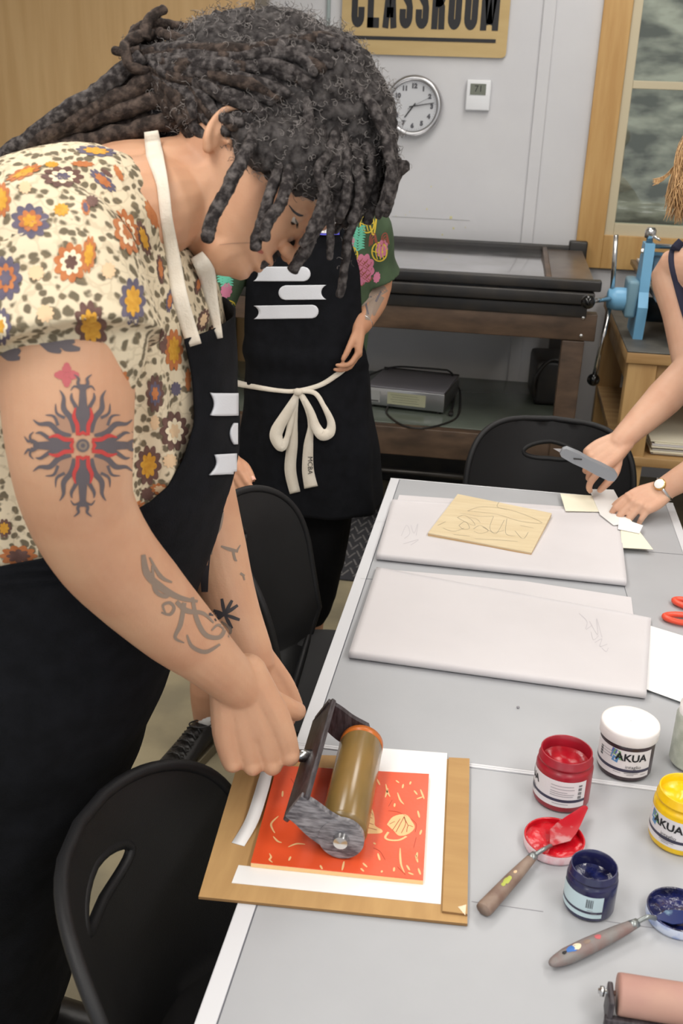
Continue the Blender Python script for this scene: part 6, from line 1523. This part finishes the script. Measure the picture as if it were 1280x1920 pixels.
tl_ = rib([(562, 737), (578, 770), (582, 800), (578, 835), (577, 880), (583, 914)], [9, 12, 10, 18, 22, 26], 'tie_tail', 0.009)
a = MB(); a.ball(P(558, 735, (RM.T @ np.array(hit(bv2, 558, 735, 0.01)[0]-CAMPOS))[2]), 0.010, K['strap'], 14, 10, (1.2, 0.7, 1.0)); obj('bow_knot', a, pb)
mk2 = Marks(bvh_of(tl_), 0.0022); vs, fs = text_geo('MCBA', 1.0, 0.0, 2)
a = MB(); x0_ = min(v.x for v in vs); x1_ = max(v.x for v in vs); o3 = []
dT = (RM.T @ np.array(sum((v.co for v in tl_.data.vertices[-9:]), V())/9-CAMPOS))[2]-0.003
for v in vs:
    u = (v.x-x0_)/(x1_-x0_); x_, y_ = 581+v.y*13, 856+u*33; h_, n_ = hit(mk2.b, x_, y_, 0.0026); o3.append(h_ if h_ is not None else P(x_, y_, dT))
a.add(o3, fs, K['signk']); obj('lettering', a, tl_, False)
# name tag
a = MB(); cn = [(577, 402), (638, 404), (636, 440), (606, 441), (578, 438)]; dN = 2.42
hN, _ = hit(bv2, 625, 430, 0.004); dN = (RM.T @ np.array(hN-CAMPOS))[2] if hN is not None else 2.42
ow = MB(); ow.add([P(x, y, dN-0.004) for x, y in cn], [(4, 3, 2, 1, 0)], mat('tag_blue', (70, 70, 190), 0.6)); ow.add([P(606+(x-606)*0.86, 421+(y-421)*0.80, dN-0.005) for x, y in cn], [(4, 3, 2, 1, 0)], K['paperw'])
for k in range(7): x = 594+k*5; ow.add([P(x+dx_, y, dN-0.006) for dx_, y in ((0, 415), (1.2, 415), (2.2, 432), (1, 432))], [(0, 1, 2, 3)], K['type'])
o = obj('name_tag', ow, pb, False)
md = o.modifiers.new('t', 'SOLIDIFY'); md.thickness = 0.0006
# sneaker
def sneaker(hx, hy, dirv, parent):
    d = V(dirv).normalized(); s_ = V((-d.y, d.x, 0)); H_ = V((hx, hy, 0))
    a = MB()
    def sec(u, w_, z0, z1, k=14):
        return [H_+d*u+s_*w_*math.cos(2*PI*i/k)+V((0, 0, z0+(z1-z0)*(0.5+0.5*math.sin(2*PI*i/k)))) for i in range(k)]
    up = [(-0.035, 0.026, 0.025, 0.075), (-0.02, 0.034, 0.02, 0.09), (0.03, 0.037, 0.02, 0.095), (0.07, 0.038, 0.02, 0.082), (0.12, 0.042, 0.018, 0.062), (0.165, 0.042, 0.018, 0.05), (0.195, 0.032, 0.018, 0.042), (0.21, 0.014, 0.02, 0.034)]
    vs = [p for q in up for p in sec(*q)]; k = 14
    fs = [(i*k+j, i*k+(j+1) % k, (i+1)*k+(j+1) % k, (i+1)*k+j) for i in range(len(up)-1) for j in range(k)]+[list(range(k-1, -1, -1)), [(len(up)-1)*k+j for j in range(k)]]
    a.add(vs, fs, K['shoe']); sh = obj('shoe', a, parent)
    a = MB(); out = []
    for u, w_ in ((-0.045, 0.0), (-0.04, 0.024), (-0.01, 0.038), (0.05, 0.040), (0.12, 0.046), (0.17, 0.046), (0.205, 0.03), (0.216, 0.0)): out.append((u, w_))
    poly = [H_+d*u+s_*w_ for u, w_ in out]+[H_+d*u-s_*w_ for u, w_ in reversed(out[1:-1])]
    poly = [(p.x, p.y) for p in poly]; ar = sum(x1*y2-x2*y1 for (x1, y1), (x2, y2) in zip(poly, poly[1:]+poly[:1]))
    if ar < 0: poly.reverse()
    a.prism(poly, 0.001, 0.028, K['sole']); obj('sole', a, sh, False)
    a = MB(); a.ball(H_+d*0.172+V((0, 0, 0.034)), 0.036, K['sole'], 18, 10, (1.0, 1.0, 0.42)); obj('toe_cap', a, sh)
    a = MB(); 
    for i in range(5):
        u = 0.05+0.022*i; z = 0.094-0.0068*i; a.tube([H_+d*u-s_*0.022+V((0, 0, z-0.006)), H_+d*(u+0.01)+V((0, 0, z+0.001)), H_+d*u+s_*0.022+V((0, 0, z-0.006))], 0.0028, K['iron'], 6)
        a.tube([H_+d*(u+0.012)+s_*0.022+V((0, 0, z-0.008)), H_+d*(u+0.002)+V((0, 0, z+0.001)), H_+d*(u+0.012)-s_*0.022+V((0, 0, z-0.008))], 0.0028, K['iron'], 6)
    a.tube(loop_(H_+d*0.045+s_*0.01+V((0, 0, 0.1)), 0.03, 0.018, 0.3), 0.0022, K['iron'], 6, False)
    obj('laces', a, sh)
    a = MB(); a.tube([H_+V((0, 0, 0.07)), H_+V((0, 0, 0.115))], [0.034, 0.037], K['sock'], 18); obj('sock', a, parent)
sneaker(fA.x+0.005, fA.y+0.0, (-0.32, -1.0, 0), pb)
sneaker(X2+0.02, Y2+0.0, (0.1, -1.0, 0), pb)
# short dark hair
a = MB()
for (f, u, q, r) in ((-0.02, 0.07, 0, 0.088), (0.03, 0.095, 0, 0.075), (-0.04, 0.03, 0.0, 0.078), (-0.03, 0.02, 0.04, 0.05), (-0.03, 0.02, -0.04, 0.05), (-0.05, -0.01, 0, 0.055)): a.ball(h2L(f, u, q), r*0.84, K['hairb'], 20, 14)
organic('hair', a, 0.006, K['hairb'], pb, 2, fabric_disp(0.005, 60, 0.003, 120, 1))

# ---------------------------------------------------------------- 3. person at the right edge
SK3 = K['skin3']
pc = thing('person', 'blond person in a navy tank top at the right edge, cutting cards with a knife', 'person', (0.78, 2.75, 0))
a = MB()
sR3 = P(1266, 508, 2.72); eR3 = P(1298, 690, 2.62); wR3 = P(1158, 832, 2.50)
X3, Y3 = 0.66, 2.66
T3 = [(0.72, 0.80, Y3, 0.11, 0.17), (0.88, 0.76, Y3, 0.10, 0.14), (1.0, 0.72, Y3, 0.105, 0.145), (1.1, 0.67, Y3, 0.11, 0.15), (1.2, 0.61, Y3, 0.10, 0.15), (1.27, 0.565, Y3, 0.07, 0.12), (1.31, 0.54, Y3, 0.04, 0.06)]
loft(a, dense(T3), SK3, 32)
a.chain([V((0.56, 2.72, 1.24)), sR3, (sR3*0.55+eR3*0.45), eR3], [0.062, 0.059, 0.053, 0.047], SK3, 24)
a.chain([eR3, eR3*0.6+wR3*0.4+V((0, 0, -0.004)), eR3*0.2+wR3*0.8, wR3], [0.048, 0.047, 0.034, 0.027], SK3, 24)
Dk = (P(1096, 876, 2.46)-wR3).normalized(); Tk = cv(-0.35, -0.75, -0.55)
tk = hand_mb(a, wR3+Dk*0.0, Dk, Tk, True, 0.98, [(35, 50, 30), (75, 80, 45), (78, 84, 45), (80, 84, 45)], [(0.75, 0.55, -0.3), (0.9, 0.15, -0.35), (0.7, -0.1, -0.6)], 0.0, SK3)
# left arm with the watch
sL3 = V((0.58, 2.50, 1.22)); eL3 = V((0.62, 2.36, 0.98)); wL3 = P(1236, 922, 2.42)
a.chain([V((0.57, 2.60, 1.22)), sL3, eL3], [0.055, 0.052, 0.044], SK3, 22); a.chain([eL3, (eL3+wL3)/2, wL3], [0.044, 0.038, 0.026], SK3, 22)
Dh = (P(1175, 972, 2.375)-wL3).normalized(); Th = V((0.15, 0.9, 0.32))
Dh = (P(1150, 968, 2.345)-wL3).normalized()
th_ = hand_mb(a, wL3, Dh, Th, False, 0.93, [(38, 42, 25), (42, 44, 25), (44, 42, 25), (44, 40, 25)], [(0.62, 0.62, -0.5), (0.7, 0.3, -0.6), (0.6, 0.1, -0.7)], 0.09, SK3)
h3F = V((-0.72, -0.05, -0.66)).normalized(); h3S = V((0, 1, 0)); h3U = h3S.cross(h3F).normalized()
if h3U.z < 0: h3U = -h3U
h3O = V((0.585, 2.64, 1.435)); a.chain([V((0.60, 2.65, 1.25)), V((0.60, 2.64, 1.36)), h3O-h3F*0.02], [0.052, 0.05, 0.05], SK3, 18)
h3L = head_mb(a, h3O, h3F, h3U, h3S, 0.84, SK3)
for hy in (Y3-0.09, Y3+0.09): a.chain([V((0.80, hy, 0.75)), V((0.80, hy, 0.45)), V((0.82, hy, 0.09))], [0.085, 0.06, 0.04], SK3, 16); a.chain([V((0.84, hy, 0.04)), V((0.66, hy, 0.03))], [0.036, 0.028], SK3, 12)
body3 = organic('body', a, 0.0034, SK3, pc, 3)
face_parts(h3L, 0.84, pc, None)
nails(tk[:1]+th_[:4], pc)
# tank top and strap
a = MB(); loft(a, dense([(0.82, 0.78, Y3, 0.118, 0.16), (0.9, 0.76, Y3, 0.112, 0.152), (1.0, 0.72, Y3, 0.115, 0.155), (1.1, 0.67, Y3, 0.118, 0.158), (1.16, 0.635, Y3, 0.112, 0.152), (1.185, 0.62, Y3, 0.10, 0.14)]), K['navy'], 36); organic('tank_top', a, 0.006, K['navy'], pc, 2, fabric_disp(0.003, 12, 0.001, 30, 8))
bv3 = bvh_of(body3)
def strap3(px, wpx):
    q, wd = smooth_path([V((x, y, 0)) for x, y in px], wpx, 6); n = len(q); vs = []
    for i in range(n):
        t = (q[min(i+1, n-1)]-q[max(i-1, 0)]).normalized(); s_ = V((-t.y, t.x, 0)); p, nr = hit(bv3, q[i].x, q[i].y, 0.003); d = (RM.T @ np.array(p-CAMPOS))[2] if p is not None else 2.66
        for j in range(3): u = (j/2-0.5)*wd[i]; vs.append(P(q[i].x+s_.x*u, q[i].y+s_.y*u, d-0.001))
    a = MB(); a.add(vs, [(i*3+k, i*3+k+1, (i+1)*3+k+1, (i+1)*3+k) for i in range(n-1) for k in range(2)], K['navy']); o = obj('shoulder_strap', a, pc); md = o.modifiers.new('t', 'SOLIDIFY'); md.thickness = 0.002
strap3([(1278, 452), (1264, 470), (1262, 495), (1272, 535), (1284, 575), (1296, 610)], [16, 18, 17, 18, 20, 22])
a = MB(); loft(a, dense([(0.3, 0.81, Y3, 0.11, 0.16), (0.6, 0.81, Y3, 0.115, 0.165), (0.85, 0.78, Y3, 0.115, 0.16)], 12), K['black2'], 32); obj('skirt', a, pc)
for hy in (Y3-0.09, Y3+0.09): a = MB(); a.chain([V((0.85, hy, 0.045)), V((0.72, hy, 0.045)), V((0.62, hy, 0.035))], [0.044, 0.042, 0.034], K['shoe'], 14); obj('shoe', a, pc)
# watch and ring
a = MB(); wv = (wL3-eL3).normalized(); cw = P(1276, 904, 2.44); cw = wL3-wv*0.012
u_ = wv.cross(V((0, 0, 1))).normalized(); v_ = wv.cross(u_); ringp = [cw+(u_*math.cos(k)*0.0275+v_*math.sin(k)*0.0275) for k in np.linspace(0, 2*PI, 24)]
a.tube(ringp, 0.0045, K['chrome'], 8, False); wat = obj('watch_band', a, pc)
nrm = (cv(-0.3, 0.5, -0.8)-wv*cv(-0.3, 0.5, -0.8).dot(wv)).normalized(); a = MB(); a.lathe([(0.0001, 0.005), (0.012, 0.005), (0.0145, 0.003), (0.0145, -0.003)], mat('gold_case', (210, 180, 120), 0.25, metal=1.0), cw+nrm*0.029, 24, axis=nrm, mats=[K['paperw'], mat('gold_rim', (210, 180, 120), 0.25, metal=1.0), mat('gold_side', (210, 180, 120), 0.25, metal=1.0)]); obj('watch_case', a, wat)
a = MB(); hh_, nn_ = hit(bv3, 1158, 965, 0.0)
Nh = (Th-Dh*Th.dot(Dh)).normalized().cross(Dh)
mc = wL3+Dh*0.087*0.86-(Th-Dh*Th.dot(Dh)).normalized()*0.011*0.86; fd = (Dh*math.cos(0.77)-Nh*math.sin(0.77)).normalized(); rc = mc+fd*0.02
u_ = fd.cross(V((0, 0, 1))).normalized(); v_ = fd.cross(u_)
for s_ in (0, 0.0035): a.tube([rc+fd*s_+(u_*math.cos(k)+v_*math.sin(k))*0.0104 for k in np.linspace(0, 2*PI, 20)], 0.0013, K['chrome'], 6, False)
a.ball(rc+Nh*0.010, 0.003, K['chrome'], 8, 6); obj('ring', a, pc)
# bob of hair with loose strands
a = MB()
for (f, u, q, r) in ((-0.02, 0.07, 0, 0.094), (0.035, 0.095, 0, 0.078), (-0.05, 0.03, 0.0, 0.085), (-0.02, 0.02, 0.05, 0.05), (-0.02, 0.02, -0.05, 0.05)): a.ball(h3L(f, u, q), r*0.84, K['blond'], 20, 14)
hair3 = organic('hair', a, 0.006, K['blond'], pc, 2, fabric_disp(0.004, 40, 0.002, 120, 1))
a = MB(); r3 = random.Random(5)
for k in range(240):
    u = r3.random(); sx = 1268+50*r3.random(); sy = 255+55*r3.random(); ex = 1243+60*r3.random()**0.8; ey = 372+50*r3.random()+(0 if ex > 1262 else -6); d = 2.50+0.07*r3.random()
    a.tube(smooth_path([P(sx+20, sy-20, d+0.02), P(sx-4, sy+30, d), P((sx+ex)/2-6, (sy+ey)/2+15, d), P(ex, ey, d+0.01)], None, 3)[0], [0.0013]*9+[0.0004], K['blond'], 4, False)
for k in range(34):
    y_ = 335+14*r3.random(); a.tube(smooth_path([P(1290, 270+20*r3.random(), 2.53), P(1264, 308+10*r3.random(), 2.52), P(1244, 330+8*r3.random(), 2.52), P(1222+14*r3.random(), y_, 2.52)], None, 3)[0], [0.001]*9+[0.0003], K['blond'], 4, False)
o = obj('hair_strands', a, hair3); o['kind'] = 'stuff'
# utility knife held in the right hand
k0, k1 = P(1046, 842, 2.40), P(1154, 896, 2.40); kd = (k1-k0).normalized(); ks = (V((0, 0, 1))-kd*kd.z).normalized(); kn = kd.cross(ks)
t = thing('utility_knife', 'grey metal utility knife held in the hand over the far table', 'knife', (k0+k1)/2)
a = MB(); LK = (k1-k0).length; prof = [(0.05, 0.006), (0.1, 0.012), (0.3, 0.014), (0.5, 0.0125), (0.7, 0.014), (0.92, 0.013), (1.0, 0.007)]
def kp(u, w_, h): return k0+kd*u*LK+ks*w_+kn*h
vs = []
for u, w_ in prof: w_ *= 1.2; vs += [kp(u, -w_, -0.007), kp(u, w_, -0.007), kp(u, w_*0.8, 0.008), kp(u, -w_*0.8, 0.008)]
n = len(prof); a.add(vs, [(i*4+k, i*4+(k+1) % 4, (i+1)*4+(k+1) % 4, (i+1)*4+k) for i in range(n-1) for k in range(4)]+[(3, 2, 1, 0), tuple((n-1)*4+k for k in range(4))], K['knife']); obj('body', a, t, True, auto=0.7)
a = MB(); a.box(kp(0.33, 0.002, 0.0075), (0.02, 0.006, 0.003), K['iron'], None, 0.001); obj('slider', a, t); a = MB(); a.add([kp(0.06, -0.005, 0.0), kp(-0.07, -0.004, 0.0), kp(0.06, 0.006, 0.0), kp(0.06, -0.005, 0.001), kp(-0.07, -0.004, 0.001), kp(0.06, 0.006, 0.001)], [(0, 1, 2), (5, 4, 3), (0, 3, 4, 1), (1, 4, 5, 2), (2, 5, 3, 0)], K['brushed']); obj('blade', a, t, False)
